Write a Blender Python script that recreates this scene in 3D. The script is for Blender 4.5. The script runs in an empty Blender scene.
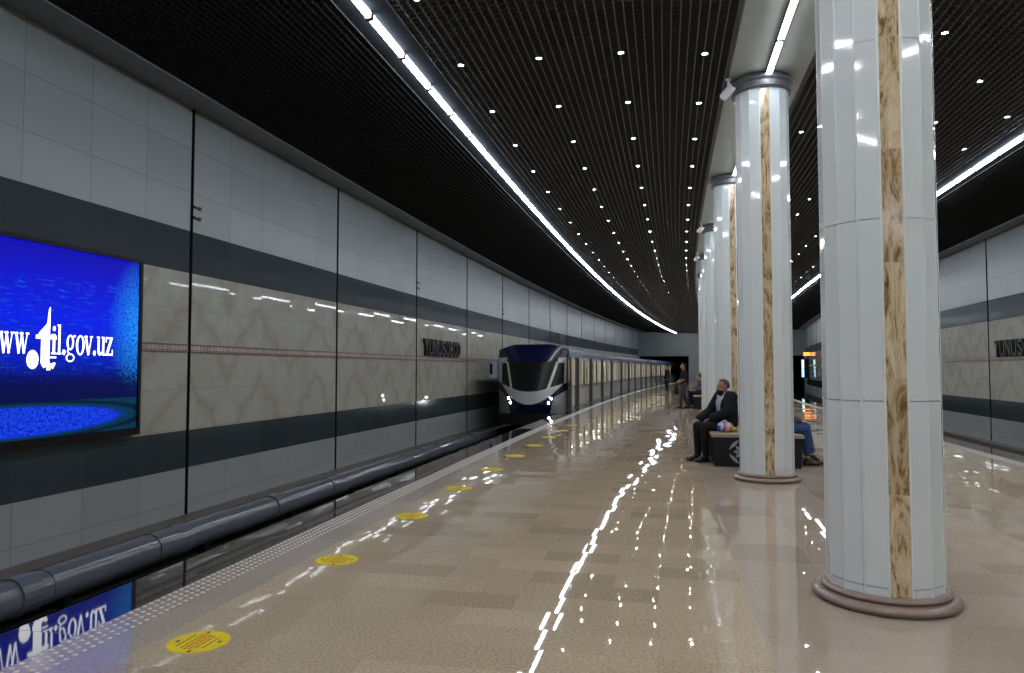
import bpy, bmesh, math, random
from mathutils import Vector, Matrix
from math import sin, cos, pi, atan, floor as fl
random.seed(7)
sc = bpy.context.scene
col = sc.collection
# ------------------------------------------------------------------ plan: a platform that bends gently to the right
H = 1.5
HD, K = 0.192678, 0.00249389 / H
R = 1 / K
def F(s, o, z=0.0):
    h = HD + K * s
    return Vector((R * (cos(HD) - cos(h)) + o * cos(h), R * (sin(h) - sin(HD)) - o * sin(h), z))
def heading(s): return HD + K * s
SEND = 83.0
OC = 1.467            # column axis
OWL, OWR = -7.5, 10.2 # wall faces
# ------------------------------------------------------------------ helpers
def tag(o, label=None, cat=None, group=None, kind=None):
    if label: o['label'] = label
    if cat: o['category'] = cat
    if group: o['group'] = group
    if kind: o['kind'] = kind
    return o
def empty(name, loc, rz=0.0):
    o = bpy.data.objects.new(name, None); col.objects.link(o)
    o.location = loc; o.rotation_euler = (0, 0, rz); o.empty_display_size = 0.2
    return o
def link(name, me, parent=None, smooth=False):
    o = bpy.data.objects.new(name, me); col.objects.link(o)
    if parent is not None: o.parent = parent
    if smooth:
        for p in me.polygons: p.use_smooth = True
    return o
def obj(name, bm, mats, parent=None, smooth=False, world=False, recalc=True):
    """world=True: the bmesh is in world space although the parent is placed elsewhere"""
    if recalc: bmesh.ops.recalc_face_normals(bm, faces=bm.faces)
    if world and parent is not None:
        bm.transform(full(parent).inverted())
    me = bpy.data.meshes.new(name); bm.to_mesh(me); bm.free()
    for m in (mats if isinstance(mats, (list, tuple)) else [mats]): me.materials.append(m)
    return link(name, me, parent, smooth)
def full(o):
    m = Matrix.LocRotScale(o.location, o.rotation_euler, None)
    return full(o.parent) @ m if o.parent else m
def box(bm, x0, x1, y0, y1, z0, z1, mi=0, M=None, bev=0.0):
    vs = [bm.verts.new((x, y, z)) for z in (z0, z1) for x, y in ((x0, y0), (x1, y0), (x1, y1), (x0, y1))]
    q = [(3, 2, 1, 0), (4, 5, 6, 7), (0, 1, 5, 4), (1, 2, 6, 5), (2, 3, 7, 6), (3, 0, 4, 7)]
    fs = [bm.faces.new([vs[i] for i in f]) for f in q]
    for f in fs: f.material_index = mi
    if bev > 0:
        es = list({e for f in fs for e in f.edges})
        r = bmesh.ops.bevel(bm, geom=es, offset=bev, segments=2, affect='EDGES', profile=0.5)
        for f in r['faces']: f.material_index = mi
        vs = list({v for f in r['faces'] for v in f.verts} | {v for v in vs if v.is_valid})
    if M is not None: bmesh.ops.transform(bm, matrix=M, verts=[v for v in vs if v.is_valid])
    return vs
def sbox(bm, s0, s1, o0, o1, z0, z1, mi=0, n=1):
    """box in plan coordinates, following the bend in n steps"""
    rings = []
    for i in range(n + 1):
        s = s0 + (s1 - s0) * i / n
        rings.append([bm.verts.new(F(s, o, z)) for o, z in ((o0, z0), (o1, z0), (o1, z1), (o0, z1))])
    fs = []
    for a, b in zip(rings, rings[1:]):
        for j in range(4):
            fs.append(bm.faces.new((a[j], a[(j + 1) % 4], b[(j + 1) % 4], b[j])))
    fs.append(bm.faces.new(rings[0][::-1])); fs.append(bm.faces.new(rings[-1]))
    for f in fs: f.material_index = mi
def ribbon(bm, prof, s0, s1, ds=1.0, mats=None, closed=False, vcoord='len', caps=False):
    """sweep profile [(o,z)...] along the bend; UV = (s, v) in metres"""
    uv = bm.loops.layers.uv.verify()
    n = max(1, round((s1 - s0) / ds)); ss = [s0 + (s1 - s0) * i / n for i in range(n + 1)]
    m = len(prof)
    vv = [0.0]
    for a, b in zip(prof, prof[1:] + prof[:1]): vv.append(vv[-1] + math.hypot(b[0] - a[0], b[1] - a[1]))
    if vcoord == 'z': vv = [p[1] for p in prof] + [prof[0][1]]
    if vcoord == 'o': vv = [p[0] for p in prof] + [prof[0][0]]
    rows = [[bm.verts.new(F(s, o, z)) for o, z in prof] for s in ss]
    for i in range(n):
        for j in range(m if closed else m - 1):
            k = (j + 1) % m
            f = bm.faces.new((rows[i][j], rows[i][k], rows[i + 1][k], rows[i + 1][j]))
            for l, c in zip(f.loops, ((ss[i], vv[j]), (ss[i], vv[j + 1]), (ss[i + 1], vv[j + 1]), (ss[i + 1], vv[j]))): l[uv].uv = c
            if mats: f.material_index = mats[j]
    if caps and closed:
        bm.faces.new(rows[0][::-1]); bm.faces.new(rows[-1])
    return rows
def lathe(bm, prof, n=24, M=None, mi=0, cap=True):
    rows = []
    for r, z in prof:
        rows.append([bm.verts.new((r * cos(2 * pi * i / n), r * sin(2 * pi * i / n), z)) for i in range(n)])
    fs = []
    for a, b in zip(rows, rows[1:]):
        for i in range(n): fs.append(bm.faces.new((a[i], a[(i + 1) % n], b[(i + 1) % n], b[i])))
    if cap: fs.append(bm.faces.new(rows[0][::-1])); fs.append(bm.faces.new(rows[-1]))
    for f in fs: f.material_index = mi
    if M is not None: bmesh.ops.transform(bm, matrix=M, verts=[v for r_ in rows for v in r_])
    return fs
def frame_from(d, side=None):
    d = Vector(d).normalized()
    x = Vector(side) if side is not None else Vector((1, 0, 0))
    x = x - d * x.dot(d)
    if x.length < 1e-3:
        x = Vector((0, 1, 0)); x = x - d * x.dot(d)
    x.normalize(); y = d.cross(x)
    return x, y, d
def cap(bm, p, q, r1, r2, sx=1.0, sy=1.0, side=None, n=12, mi=0):
    """a closed sphere-swept tapered limb from p to q"""
    p, q = Vector(p), Vector(q)
    x, y, d = frame_from(q - p if (q - p).length > 1e-6 else (0, 0, 1), side)
    st = []
    for k in range(5): a = -pi / 2 + (pi / 2) * k / 4; st.append((p + d * (r1 * sin(a)), r1 * cos(a)))
    for k in range(5): a = (pi / 2) * k / 4; st.append((q + d * (r2 * sin(a)), r2 * cos(a)))
    rows = []
    for c, r in st[1:-1]:
        rows.append([bm.verts.new(c + x * (r * sx * cos(2 * pi * i / n)) + y * (r * sy * sin(2 * pi * i / n))) for i in range(n)])
    a0 = bm.verts.new(st[0][0]); a1 = bm.verts.new(st[-1][0]); fs = []
    for a, b in zip(rows, rows[1:]):
        for i in range(n): fs.append(bm.faces.new((a[i], a[(i + 1) % n], b[(i + 1) % n], b[i])))
    for i in range(n):
        fs.append(bm.faces.new((a0, rows[0][(i + 1) % n], rows[0][i]))); fs.append(bm.faces.new((a1, rows[-1][i], rows[-1][(i + 1) % n])))
    for f in fs: f.material_index = mi
def ell(bm, c, r, M=None, mi=0, nu=18, nv=12):
    S = Matrix.Translation(c) @ (M.to_4x4() if M is not None else Matrix.Identity(4)) @ Matrix.Diagonal((r[0], r[1], r[2], 1))
    g = bmesh.ops.create_uvsphere(bm, u_segments=nu, v_segments=nv, radius=1.0, matrix=S)
    for f in {f for v in g['verts'] for f in v.link_faces}: f.material_index = mi
    return g['verts']
def copy_tree(o, parent=None):
    c = o.copy(); col.objects.link(c)
    if parent is not None: c.parent = parent
    for ch in list(o.children): copy_tree(ch, c)
    return c
# ------------------------------------------------------------------ materials
def new_mat(name):
    m = bpy.data.materials.new(name); m.use_nodes = True
    nt = m.node_tree; b = nt.nodes['Principled BSDF']
    return m, nt, b
def N(nt, t, **kw):
    n = nt.nodes.new(t)
    for k, v in kw.items(): setattr(n, k, v)
    return n
def put(nt, sock, v):
    if isinstance(v, bpy.types.NodeSocket): nt.links.new(v, sock)
    else: sock.default_value = v
def MA(nt, op, a, b=None, c=None):
    n = N(nt, 'ShaderNodeMath', operation=op)
    for i, v in enumerate((a, b, c)):
        if v is not None: put(nt, n.inputs[i], v)
    return n.outputs[0]
def MIX(nt, f, a, b):
    n = N(nt, 'ShaderNodeMix', data_type='RGBA')
    put(nt, n.inputs[0], f)
    for i, v in ((6, a), (7, b)):
        put(nt, n.inputs[i], v if isinstance(v, bpy.types.NodeSocket) else (*v[:3], 1))
    return n.outputs[2]
def noise(nt, vec, scale, detail=3, rough=.5, dist=0.0):
    n = N(nt, 'ShaderNodeTexNoise')
    if vec is not None: nt.links.new(vec, n.inputs['Vector'])
    n.inputs['Scale'].default_value = scale; n.inputs['Detail'].default_value = detail
    n.inputs['Roughness'].default_value = rough; n.inputs['Distortion'].default_value = dist
    return n.outputs['Fac']
def ramp(nt, f, stops):
    n = N(nt, 'ShaderNodeValToRGB'); nt.links.new(f, n.inputs[0]); e = n.color_ramp.elements
    while len(e) < len(stops): e.new(.5)
    for i, (p, c) in enumerate(stops): e[i].position = p; e[i].color = (*c, 1)
    return n.outputs[0]
def plain(name, c, rough=.5, metal=0.0, spec=.5, var=.12, scale=8.0, coat=0.0):
    """a plain surface with a little procedural wear in colour and gloss"""
    m, nt, b = new_mat(name)
    tc = N(nt, 'ShaderNodeTexCoord').outputs['Object']
    f = noise(nt, tc, scale, 4)
    d = tuple(x * (1 - var) for x in c); l = tuple(min(1, x * (1 + var)) for x in c)
    put(nt, b.inputs['Base Color'], MIX(nt, f, d, l))
    put(nt, b.inputs['Roughness'], MA(nt, 'MULTIPLY_ADD', f, rough * .3, rough * .85))
    b.inputs['Metallic'].default_value = metal; b.inputs['Specular IOR Level'].default_value = spec
    b.inputs['Coat Weight'].default_value = coat; b.inputs['Coat Roughness'].default_value = .05
    return m
def emit(name, c, strength):
    m, nt, b = new_mat(name)
    b.inputs['Base Color'].default_value = (.6, .6, .6, 1)
    b.inputs['Emission Color'].default_value = (*c, 1); b.inputs['Emission Strength'].default_value = strength
    return m
def tiles(name, du, dv, u0=0, v0=0, stagger=0.0, seam=.006, seam_col=(.1, .1, .1), tilt=0.0, rough=.2, color=None, spec=.5, along=0.0):
    """slabs in the surface's own (s, v) metres: joints, per-slab tone, per-slab tilt. color(nt, uv, u, v, rnd) -> colour"""
    m, nt, b = new_mat(name)
    uvn = N(nt, 'ShaderNodeUVMap').outputs[0]
    sp = N(nt, 'ShaderNodeSeparateXYZ'); nt.links.new(uvn, sp.inputs[0])
    u = MA(nt, 'SUBTRACT', sp.outputs[0], u0); v = MA(nt, 'SUBTRACT', sp.outputs[1], v0)
    ru = MA(nt, 'DIVIDE', u, du); iu = MA(nt, 'FLOOR', ru)
    rv = MA(nt, 'DIVIDE', v, dv)
    if stagger: rv = MA(nt, 'ADD', rv, MA(nt, 'MULTIPLY', iu, stagger))
    iv = MA(nt, 'FLOOR', rv)
    fu = MA(nt, 'SUBTRACT', ru, iu); fv = MA(nt, 'SUBTRACT', rv, iv)
    def edge(f, d): return MA(nt, 'LESS_THAN', MA(nt, 'MULTIPLY', MA(nt, 'MINIMUM', f, MA(nt, 'SUBTRACT', 1.0, f)), d), seam / 2)
    sm = MA(nt, 'MAXIMUM', edge(fu, du), edge(fv, dv))
    cid = N(nt, 'ShaderNodeCombineXYZ'); nt.links.new(iu, cid.inputs[0]); nt.links.new(iv, cid.inputs[1])
    wn = N(nt, 'ShaderNodeTexWhiteNoise', noise_dimensions='2D'); nt.links.new(cid.outputs[0], wn.inputs['Vector'])
    pos = N(nt, 'ShaderNodeTexCoord').outputs['Object']
    c = color(nt, pos, u, v, wn.outputs['Value'], wn.outputs['Color'])
    put(nt, b.inputs['Base Color'], MIX(nt, sm, c, seam_col))
    put(nt, b.inputs['Roughness'], MA(nt, 'MULTIPLY_ADD', sm, .3, rough))
    b.inputs['Specular IOR Level'].default_value = spec
    if tilt:
        g = N(nt, 'ShaderNodeNewGeometry').outputs['Normal']
        vm = N(nt, 'ShaderNodeVectorMath', operation='SUBTRACT'); nt.links.new(wn.outputs['Color'], vm.inputs[0]); vm.inputs[1].default_value = (.5, .5, .5)
        # slow waviness of the polished face on top of the slab's own tilt
        ns = N(nt, 'ShaderNodeTexNoise'); nt.links.new(pos, ns.inputs['Vector']); ns.inputs['Scale'].default_value = 2.2; ns.inputs['Detail'].default_value = 1
        v2 = N(nt, 'ShaderNodeVectorMath', operation='SUBTRACT'); nt.links.new(ns.outputs['Color'], v2.inputs[0]); v2.inputs[1].default_value = (.5, .5, .5)
        v3 = N(nt, 'ShaderNodeVectorMath', operation='SCALE'); nt.links.new(v2.outputs[0], v3.inputs[0]); v3.inputs['Scale'].default_value = .08
        ad = N(nt, 'ShaderNodeVectorMath', operation='ADD'); nt.links.new(vm.outputs[0], ad.inputs[0]); nt.links.new(v3.outputs[0], ad.inputs[1])
        sc_ = N(nt, 'ShaderNodeVectorMath', operation='SCALE'); nt.links.new(ad.outputs[0], sc_.inputs[0]); sc_.inputs['Scale'].default_value = tilt
        a2 = N(nt, 'ShaderNodeVectorMath', operation='ADD'); nt.links.new(g, a2.inputs[0]); nt.links.new(sc_.outputs[0], a2.inputs[1])
        nm = N(nt, 'ShaderNodeVectorMath', operation='NORMALIZE'); nt.links.new(a2.outputs[0], nm.inputs[0])
        nt.links.new(nm.outputs[0], b.inputs['Normal'])
    return m
def granite(c1, c2, dark, speck=.35):
    def f(nt, pos, u, v, rnd, rc):
        base = MIX(nt, rnd, c1, c2)
        big = noise(nt, pos, 1.3, 3)
        base = MIX(nt, MA(nt, 'MULTIPLY', big, .35), base, dark)
        dk = MA(nt, 'GREATER_THAN', rnd, .93)
        base = MIX(nt, MA(nt, 'MULTIPLY', dk, .5), base, dark)
        sp = noise(nt, pos, 55, 4, .75)
        s2 = ramp(nt, sp, [(.36, (0, 0, 0)), (.64, (1, 1, 1))])
        return MIX(nt, s2, MIX(nt, speck * 1.25, base, dark), MIX(nt, speck * .8, base, (.78, .66, .46)))
    return f
def marble_book(nt, pos, u, v, rnd, rc):
    # book-matched slabs: veins mirrored about every joint
    pu = MA(nt, 'PINGPONG', u, 1.0542)
    cx = N(nt, 'ShaderNodeCombineXYZ'); nt.links.new(pu, cx.inputs[0]); nt.links.new(v, cx.inputs[1])
    blk = MA(nt, 'FLOOR', MA(nt, 'DIVIDE', u, 2.1084)); nt.links.new(MA(nt, 'MULTIPLY', blk, 1.37), cx.inputs[2])
    wob = noise(nt, cx.outputs[0], 1.1, 5, .62)
    t = MA(nt, 'ADD', MA(nt, 'ADD', MA(nt, 'MULTIPLY', pu, .95), MA(nt, 'MULTIPLY', v, .8)), MA(nt, 'MULTIPLY', wob, 1.5))
    fr = MA(nt, 'PINGPONG', t, .5)
    vein = ramp(nt, MA(nt, 'MULTIPLY', fr, 2.0), [(0.0, (1, 1, 1)), (.10, (.55, .55, .55)), (.45, (0, 0, 0))])
    soft = noise(nt, cx.outputs[0], 3.5, 6, .65)
    base = MIX(nt, soft, (.26, .258, .226), (.44, .44, .398))
    base = MIX(nt, MA(nt, 'MULTIPLY', rnd, .25), base, (.27, .25, .19))
    return MIX(nt, MA(nt, 'MULTIPLY', vein, MA(nt, 'MULTIPLY_ADD', soft, .85, .08)), base, (.215, .18, .11))
def flat_stone(c1, c2, sc_=3.0):
    def f(nt, pos, u, v, rnd, rc):
        n_ = noise(nt, pos, sc_, 4)
        return MIX(nt, MA(nt, 'ADD', MA(nt, 'MULTIPLY', rnd, .5), MA(nt, 'MULTIPLY', n_, .5)), c1, c2)
    return f
SJ, PJ = 5.271, 10.425       # wall joint spacing and phase
M = {}
M['floor'] = tiles('polished brown granite', .3, .6, 0, 0, .5, .004, (.14, .115, .09), .016, .022, granite((.42, .345, .25), (.53, .445, .33), (.16, .13, .10)))
M['floor_mid'] = tiles('polished grey granite', .6, .6, 0, .57, .0, .004, (.18, .16, .14), .007, .016, granite((.38, .325, .275), (.47, .41, .355), (.21, .18, .155), .22))
M['tactile'] = tiles('pale tactile paving', .6, .26, 0, -3.21, 0, .004, (.25, .24, .23), .004, .16, granite((.25, .23, .22), (.32, .295, .28), (.15, .135, .125)))
M['grey_strip'] = tiles('grey granite strip', .6, .3, 0, -2.98, 0, .004, (.12, .12, .11), .006, .09, granite((.26, .245, .23), (.33, .31, .29), (.16, .15, .14)))
M['edge'] = tiles('black mirror granite edging', 1.2, .44, 0, -3.65, 0, .004, (.01, .01, .01), .004, .03, flat_stone((.012, .013, .014), (.02, .021, .022)))
M['dot'] = plain('tactile stud white', (.55, .53, .52), .35)
M['w_grey'] = tiles('light grey wall slab', 1.0542, .717, PJ, 5.11 - .717 * 8, 0, .008, (.10, .105, .11), .004, .38, flat_stone((.165, .182, .19), (.215, .233, .24), 1.2))
M['w_low'] = tiles('light grey plinth slab', 1.0542, .55, PJ, -.62 - .55 * 2, 0, .008, (.12, .125, .13), .004, .30, flat_stone((.23, .248, .253), (.29, .308, .313), 1.2))
M['w_dark'] = tiles('dark slate band', 1.0542, 5, PJ, -2, 0, .004, (.03, .035, .04), .010, .13, flat_stone((.033, .045, .051), (.044, .057, .063)), .02)
M['w_green'] = tiles('dark green slate band', 1.0542, 5, PJ, -2, 0, .004, (.02, .03, .03), .006, .16, flat_stone((.028, .042, .046), (.042, .056, .060)))
M['marble'] = tiles('beige veined wall marble', 1.0542, .645, PJ, 2.47 - .645 * 6 + .0, 0, .007, (.20, .19, .16), .018, .03, marble_book, .11)
def mosaic(nt, pos, u, v, rnd, rc): return MIX(nt, rnd, (.30, .22, .20), (.44, .36, .33))
M['mosaic'] = tiles('pink mosaic dado', .09, .09, 0, 0, 0, .012, (.13, .09, .085), 0, .3, mosaic)
M['liner'] = plain('purple brown dado edge', (.10, .065, .07), .35)
M['joint'] = plain('black expansion joint', (.003, .003, .004), .8, spec=.05)
M['ledge'] = plain('brown grey skirting stone', (.085, .075, .068), .45)
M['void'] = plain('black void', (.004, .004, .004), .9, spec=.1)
M['track'] = plain('dark track bed', (.012, .012, .012), .9, spec=.15)
M['rail'] = plain('rail steel', (.16, .14, .12), .45, 1.0)
M['pipe'] = plain('glossy charcoal pipe', (.105, .118, .145), .13)
M['grid'] = plain('black ceiling blade', (.085, .088, .088), .6, spec=.2)
M['gridbar'] = plain('dark grey ceiling runner', (.13, .135, .135), .5, spec=.3)
M['trough'] = plain('dark grey light channel', (.014, .016, .018), .9, spec=.0)
M['cornice'] = plain('grey cornice', (.15, .165, .17), .5)
M['soffit'] = plain('pale grey soffit', (.46, .52, .50), .5, var=.04)
M['tube'] = emit('cool white tube', (.84, .90, 1.0), 28)
M['strip'] = emit('cool white strip light', (.84, .90, 1.0), 26)
M['tube_end'] = plain('tube end cap', (.06, .06, .07), .5)
M['lens'] = emit('warm white lens', (1.0, .86, .70), 290)
M['ring'] = plain('downlight ring', (.12, .12, .12), .4, .6)
M['col_white'] = plain('white glazed column panel', (.66, .73, .75), .05, var=.03, scale=1.5)
M['col_rib'] = plain('pale satin column rib', (.70, .77, .78), .16, var=.03)
M['capital'] = plain('grey metal capital', (.12, .122, .128), .45, .0)
M['base'] = plain('brown granite column base', (.25, .185, .16), .3, scale=60, var=.3)
def inlay():
    m, nt, b = new_mat('golden onyx inlay')
    uvn = N(nt, 'ShaderNodeUVMap').outputs[0]
    mp = N(nt, 'ShaderNodeMapping'); nt.links.new(uvn, mp.inputs[0]); mp.inputs['Scale'].default_value = (1, .2, 1)
    sp = N(nt, 'ShaderNodeSeparateXYZ'); nt.links.new(uvn, sp.inputs[0])
    rv = MA(nt, 'DIVIDE', sp.outputs[1], .72); iv = MA(nt, 'FLOOR', rv); fv = MA(nt, 'SUBTRACT', rv, iv)
    inf = N(nt, 'ShaderNodeObjectInfo').outputs['Random']
    wn = N(nt, 'ShaderNodeTexWhiteNoise', noise_dimensions='2D')
    cb = N(nt, 'ShaderNodeCombineXYZ'); nt.links.new(iv, cb.inputs[0]); nt.links.new(inf, cb.inputs[1]); nt.links.new(cb.outputs[0], wn.inputs['Vector'])
    off = N(nt, 'ShaderNodeVectorMath', operation='MULTIPLY_ADD'); nt.links.new(wn.outputs['Color'], off.inputs[0]); off.inputs[1].default_value = (7, 7, 7); nt.links.new(mp.outputs[0], off.inputs[2])
    n1 = noise(nt, off.outputs[0], 7, 8, .68, 3.2)
    n2 = noise(nt, off.outputs[0], 30, 4, .6, 1.5)
    c = ramp(nt, n1, [(.36, (.10, .058, .02)), (.44, (.34, .225, .095)), (.50, (.66, .52, .32)), (.62, (.86, .76, .58))])
    c = MIX(nt, MA(nt, 'MULTIPLY', n2, .38), c, (.17, .11, .045))
    n3 = noise(nt, off.outputs[0], 8, 3, .5, 2.5)
    c = MIX(nt, MA(nt, 'MULTIPLY', ramp(nt, MA(nt, 'ABSOLUTE', MA(nt, 'SUBTRACT', n3, .5)), [(0, (1, 1, 1)), (.035, (0, 0, 0))]), .6), c, (.68, .58, .42))
    c = MIX(nt, MA(nt, 'MULTIPLY', wn.outputs['Value'], .45), c, (.24, .165, .065))
    sm = MA(nt, 'LESS_THAN', fv, .008)
    put(nt, b.inputs['Base Color'], MIX(nt, sm, c, (.5, .44, .33)))
    b.inputs['Roughness'].default_value = .13
    return m
M['inlay'] = inlay()
M['white_paint'] = plain('white plastic', (.72, .73, .75), .35)
M['black'] = plain('black plastic', (.008, .008, .009), .45, spec=.15)
M['dark_metal'] = plain('dark metal', (.05, .05, .055), .4, .5)
M['letter'] = plain('dark bronze letters', (.014, .014, .014), .45)
M['yellow'] = plain('yellow floor vinyl', (.70, .58, .012), .4)
M['red_ink'] = plain('red print', (.50, .12, .02), .45)
M['ink'] = plain('black print', (.05, .045, .02), .45)

# ================================================================== SETTING
S0 = -14.0
# floor (platform)
bm = bmesh.new()
ribbon(bm, [(-2.72, 0), (.57, 0), (2.36, 0), (5.2, 0)], S0, SEND, 1.0, [0, 1, 0], vcoord='o')
bmesh.ops.recalc_face_normals(bm, faces=bm.faces)
tag(obj('floor', bm, [M['floor'], M['floor_mid']], recalc=False), kind='structure')
# strips at the platform edges
def trim(name, prof, mats, mlist=None, s0=S0, s1=SEND, ds=1.0, vcoord='o', closed=False):
    b_ = bmesh.new(); ribbon(b_, prof, s0, s1, ds, mlist, closed, vcoord)
    bmesh.ops.recalc_face_normals(b_, faces=b_.faces)
    return tag(obj(name, b_, mats, recalc=False), kind='structure')
trim('trim_1', [(-2.98, 0), (-2.72, 0)], M['grey_strip'])
tact = trim('trim_2', [(-3.21, 0), (-2.98, 0)], M['tactile'])
trim('trim_3', [(-3.55, -1.6), (-3.55, -.10), (-3.65, -.10), (-3.65, 0), (-3.21, 0)], [M['void'], M['edge']], [0, 0, 1, 1])
trim('trim_4', [(5.2, 0), (5.42, 0)], M['grey_strip'])
tact_r = trim('trim_5', [(5.42, 0), (5.65, 0)], M['tactile'])
trim('trim_6', [(5.65, 0), (6.1, 0), (6.1, -.1), (6.0, -.1), (6.0, -1.6)], [M['void'], M['edge']], [1, 1, 0, 0])
# raised studs of the tactile paving: surface pattern, one mesh
def studs(o0, s1, parent):
    b_ = bmesh.new(); s = 2.6
    while s < s1:
        for r_ in range(4):
            so = s + (.03 if r_ % 2 else 0); c = F(so, o0 + r_ * .06 + .022)
            h = 8 if s < 12 else 6
            lo = [b_.verts.new(c + Vector((.016 * cos(2 * pi * i / h), .016 * sin(2 * pi * i / h), .0005))) for i in range(h)]
            hi = [b_.verts.new(c + Vector((.010 * cos(2 * pi * i / h), .010 * sin(2 * pi * i / h), .005))) for i in range(h)]
            for i in range(h): b_.faces.new((lo[i], lo[(i + 1) % h], hi[(i + 1) % h], hi[i]))
            b_.faces.new(hi)
        s += .06
    o_ = obj('stud', b_, M['dot'], parent); o_['kind'] = 'structure'
    return o_
studs(-3.205, 81, tact)
studs(5.425, 60, tact_r)
# track beds
trim('floor_track_left', [(-7.6, -1.55), (-3.5, -1.55)], M['track'], s1=SEND + 12)
trim('floor_track_right', [(6.0, -1.55), (10.4, -1.55)], M['track'], s1=SEND + 12)
for k, o_ in enumerate((-5.84, -4.32, 7.1, 8.62)):
    w = .035
    trim('trim_%d' % (7 + k), [(o_ - .07, -1.54), (o_ - .07, -1.52), (o_ - .01, -1.5), (o_ - w, -1.42), (o_ - w, -1.38), (o_ + w, -1.38), (o_ + w, -1.42), (o_ + .01, -1.5), (o_ + .07, -1.52), (o_ + .07, -1.54)], M['rail'], s1=SEND + 12, vcoord='len', closed=True)
# side walls
WALL = [(-1.6, 'ledge'), (-.83, 'w_low'), (-.085, 'w_green'), (.515, 'marble'), (3.06, 'w_dark'), (3.75, 'w_grey'), (5.80, None)]
def wall(name, o_):
    b_ = bmesh.new()
    names = [w[1] for w in WALL[:-1]]
    ribbon(b_, [(o_, w[0]) for w in WALL], S0, SEND, 1.0542, list(range(len(names))), vcoord='z')
    bmesh.ops.recalc_face_normals(b_, faces=b_.faces)
    w = tag(obj(name, b_, [M[n_] for n_ in names], recalc=False), kind='structure')
    return w
wall('wall_left', OWL); wall('wall_right', OWR)
n_tr = 11
for side, o_ in ((1, OWL), (-1, OWR)):
    # dado of pink mosaic between two dark liners
    b_ = bmesh.new()
    for z0, z1, mi, d in ((1.76, 1.785, 1, .012), (1.785, 1.875, 0, .006), (1.875, 1.90, 1, .012)):
        ribbon(b_, [(o_, z0), (o_ + side * d, z0), (o_ + side * d, z1), (o_, z1)], S0, SEND, 1.0542, [mi] * 3, vcoord='z')
    tag(obj('trim_%d' % n_tr, b_, [M['mosaic'], M['liner']]), kind='structure'); n_tr += 1
    # ledge the pipe lies against
    trim('baseboard_left' if side > 0 else 'baseboard_right', [(o_, -.83), (o_ + side * .26, -.86), (o_ + side * .26, -1.0), (o_, -1.0)], M['ledge'], vcoord='len', closed=True)
    # cornice from wall top to the ceiling grid
    oc = o_ + side * .71
    trim('trim_%d' % n_tr, [(o_, 5.78), (o_ + side * .06, 5.77), (oc, 5.675), (oc, 5.80)], M['cornice'], vcoord='len'); n_tr += 1
    # expansion joints in the wall
    s = PJ - SJ * 4 if side > 0 else 26.75 - SJ * 7
    while s < SEND:
        b_ = bmesh.new(); sbox(b_, s - .028, s + .028, o_, o_ + side * .014, -.83, 5.775)
        tag(obj('trim_%d' % n_tr, b_, M['joint']), kind='structure'); n_tr += 1
        s += SJ
# end wall with its two track openings (right beyond the platform end)
b_ = bmesh.new()
def endq(o0, o1, z0, z1): sbox(b_, SEND, SEND + .4, o0, o1, z0, z1)
endq(-7.6, 10.3, 2.95, 6.2); endq(-1.9, 4.9, -.2, 2.95); endq(-7.6, -7.35, -1.6, 2.95); endq(10.05, 10.3, -1.6, 2.95)
tag(obj('wall_end', b_, M['w_grey']), kind='structure')
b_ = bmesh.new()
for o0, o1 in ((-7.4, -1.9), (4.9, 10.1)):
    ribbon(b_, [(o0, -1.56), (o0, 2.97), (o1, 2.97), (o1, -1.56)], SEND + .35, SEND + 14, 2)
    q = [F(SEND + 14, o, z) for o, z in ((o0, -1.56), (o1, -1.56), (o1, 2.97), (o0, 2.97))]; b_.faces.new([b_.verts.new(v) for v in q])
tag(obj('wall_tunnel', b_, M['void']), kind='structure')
# wall behind the camera closes the hall
b_ = bmesh.new(); sbox(b_, S0 - .3, S0, -7.6, 10.3, -1.6, 6.2)
tag(obj('wall_back', b_, M['w_grey']), kind='structure')
# ceiling: dark slab, open-cell grid below it, light channels, soffit over the columns
b_ = bmesh.new(); ribbon(b_, [(-7.6, 6.15), (10.3, 6.15)], S0, SEND + .3, 1.0)
tag(obj('ceiling', b_, plain('dark ceiling void', (.035, .038, .038), .9, spec=.1)), kind='structure')
ZG, CELL, BH = 5.5, .105, .05
M['grid_outer'] = plain('matt black ceiling blade', (.030, .032, .032), .7, spec=.1)
def grid(name, o0, o1, s1, mats, slope=0.0):
    b_ = bmesh.new()
    n_ = round((o1 - o0) / CELL); st = (o1 - o0) / n_
    for i in range(n_ + 1):
        o_ = o0 + st * i
        zg = ZG + abs(slope) * abs(o_ - (o1 if slope > 0 else o0))
        ribbon(b_, [(o_ - .006, zg + BH), (o_ - .006, zg), (o_ + .006, zg), (o_ + .006, zg + BH)], -13.5, s1, 1.25, [1, 1, 1])
    za, zb = ZG + (slope * (o1 - o0) if slope > 0 else 0), ZG + (-slope * (o1 - o0) if slope < 0 else 0)
    s = -1.0
    while s < s1:
        for ds in (-.004, .004):
            b_.faces.new([b_.verts.new(F(s + ds, o_, z)) for o_, z in ((o0, za + .004), (o1, zb + .004), (o1, zb + BH), (o0, za + BH))])
        b_.faces.new([b_.verts.new(F(s + ds, o_, z)) for ds, o_, z in ((-.004, o0, za + .004), (.004, o0, za + .004), (.004, o1, zb + .004), (-.004, o1, zb + .004))])
        s += CELL
    return tag(obj(name, b_, mats, recalc=False), kind='structure')
OLL, OLR = -3.16, 2 * OC + 3.16
grid('ceiling_grid_1', -6.79, OLL - .30, SEND, [M['grid_outer']] * 2, .2 / 3.33)
grid('ceiling_grid_2', OLL + .30, OC - .56, SEND, [M['grid'], M['gridbar']])
grid('ceiling_grid_3', OC + .56, OLR - .30, SEND, [M['grid'], M['gridbar']])
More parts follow.
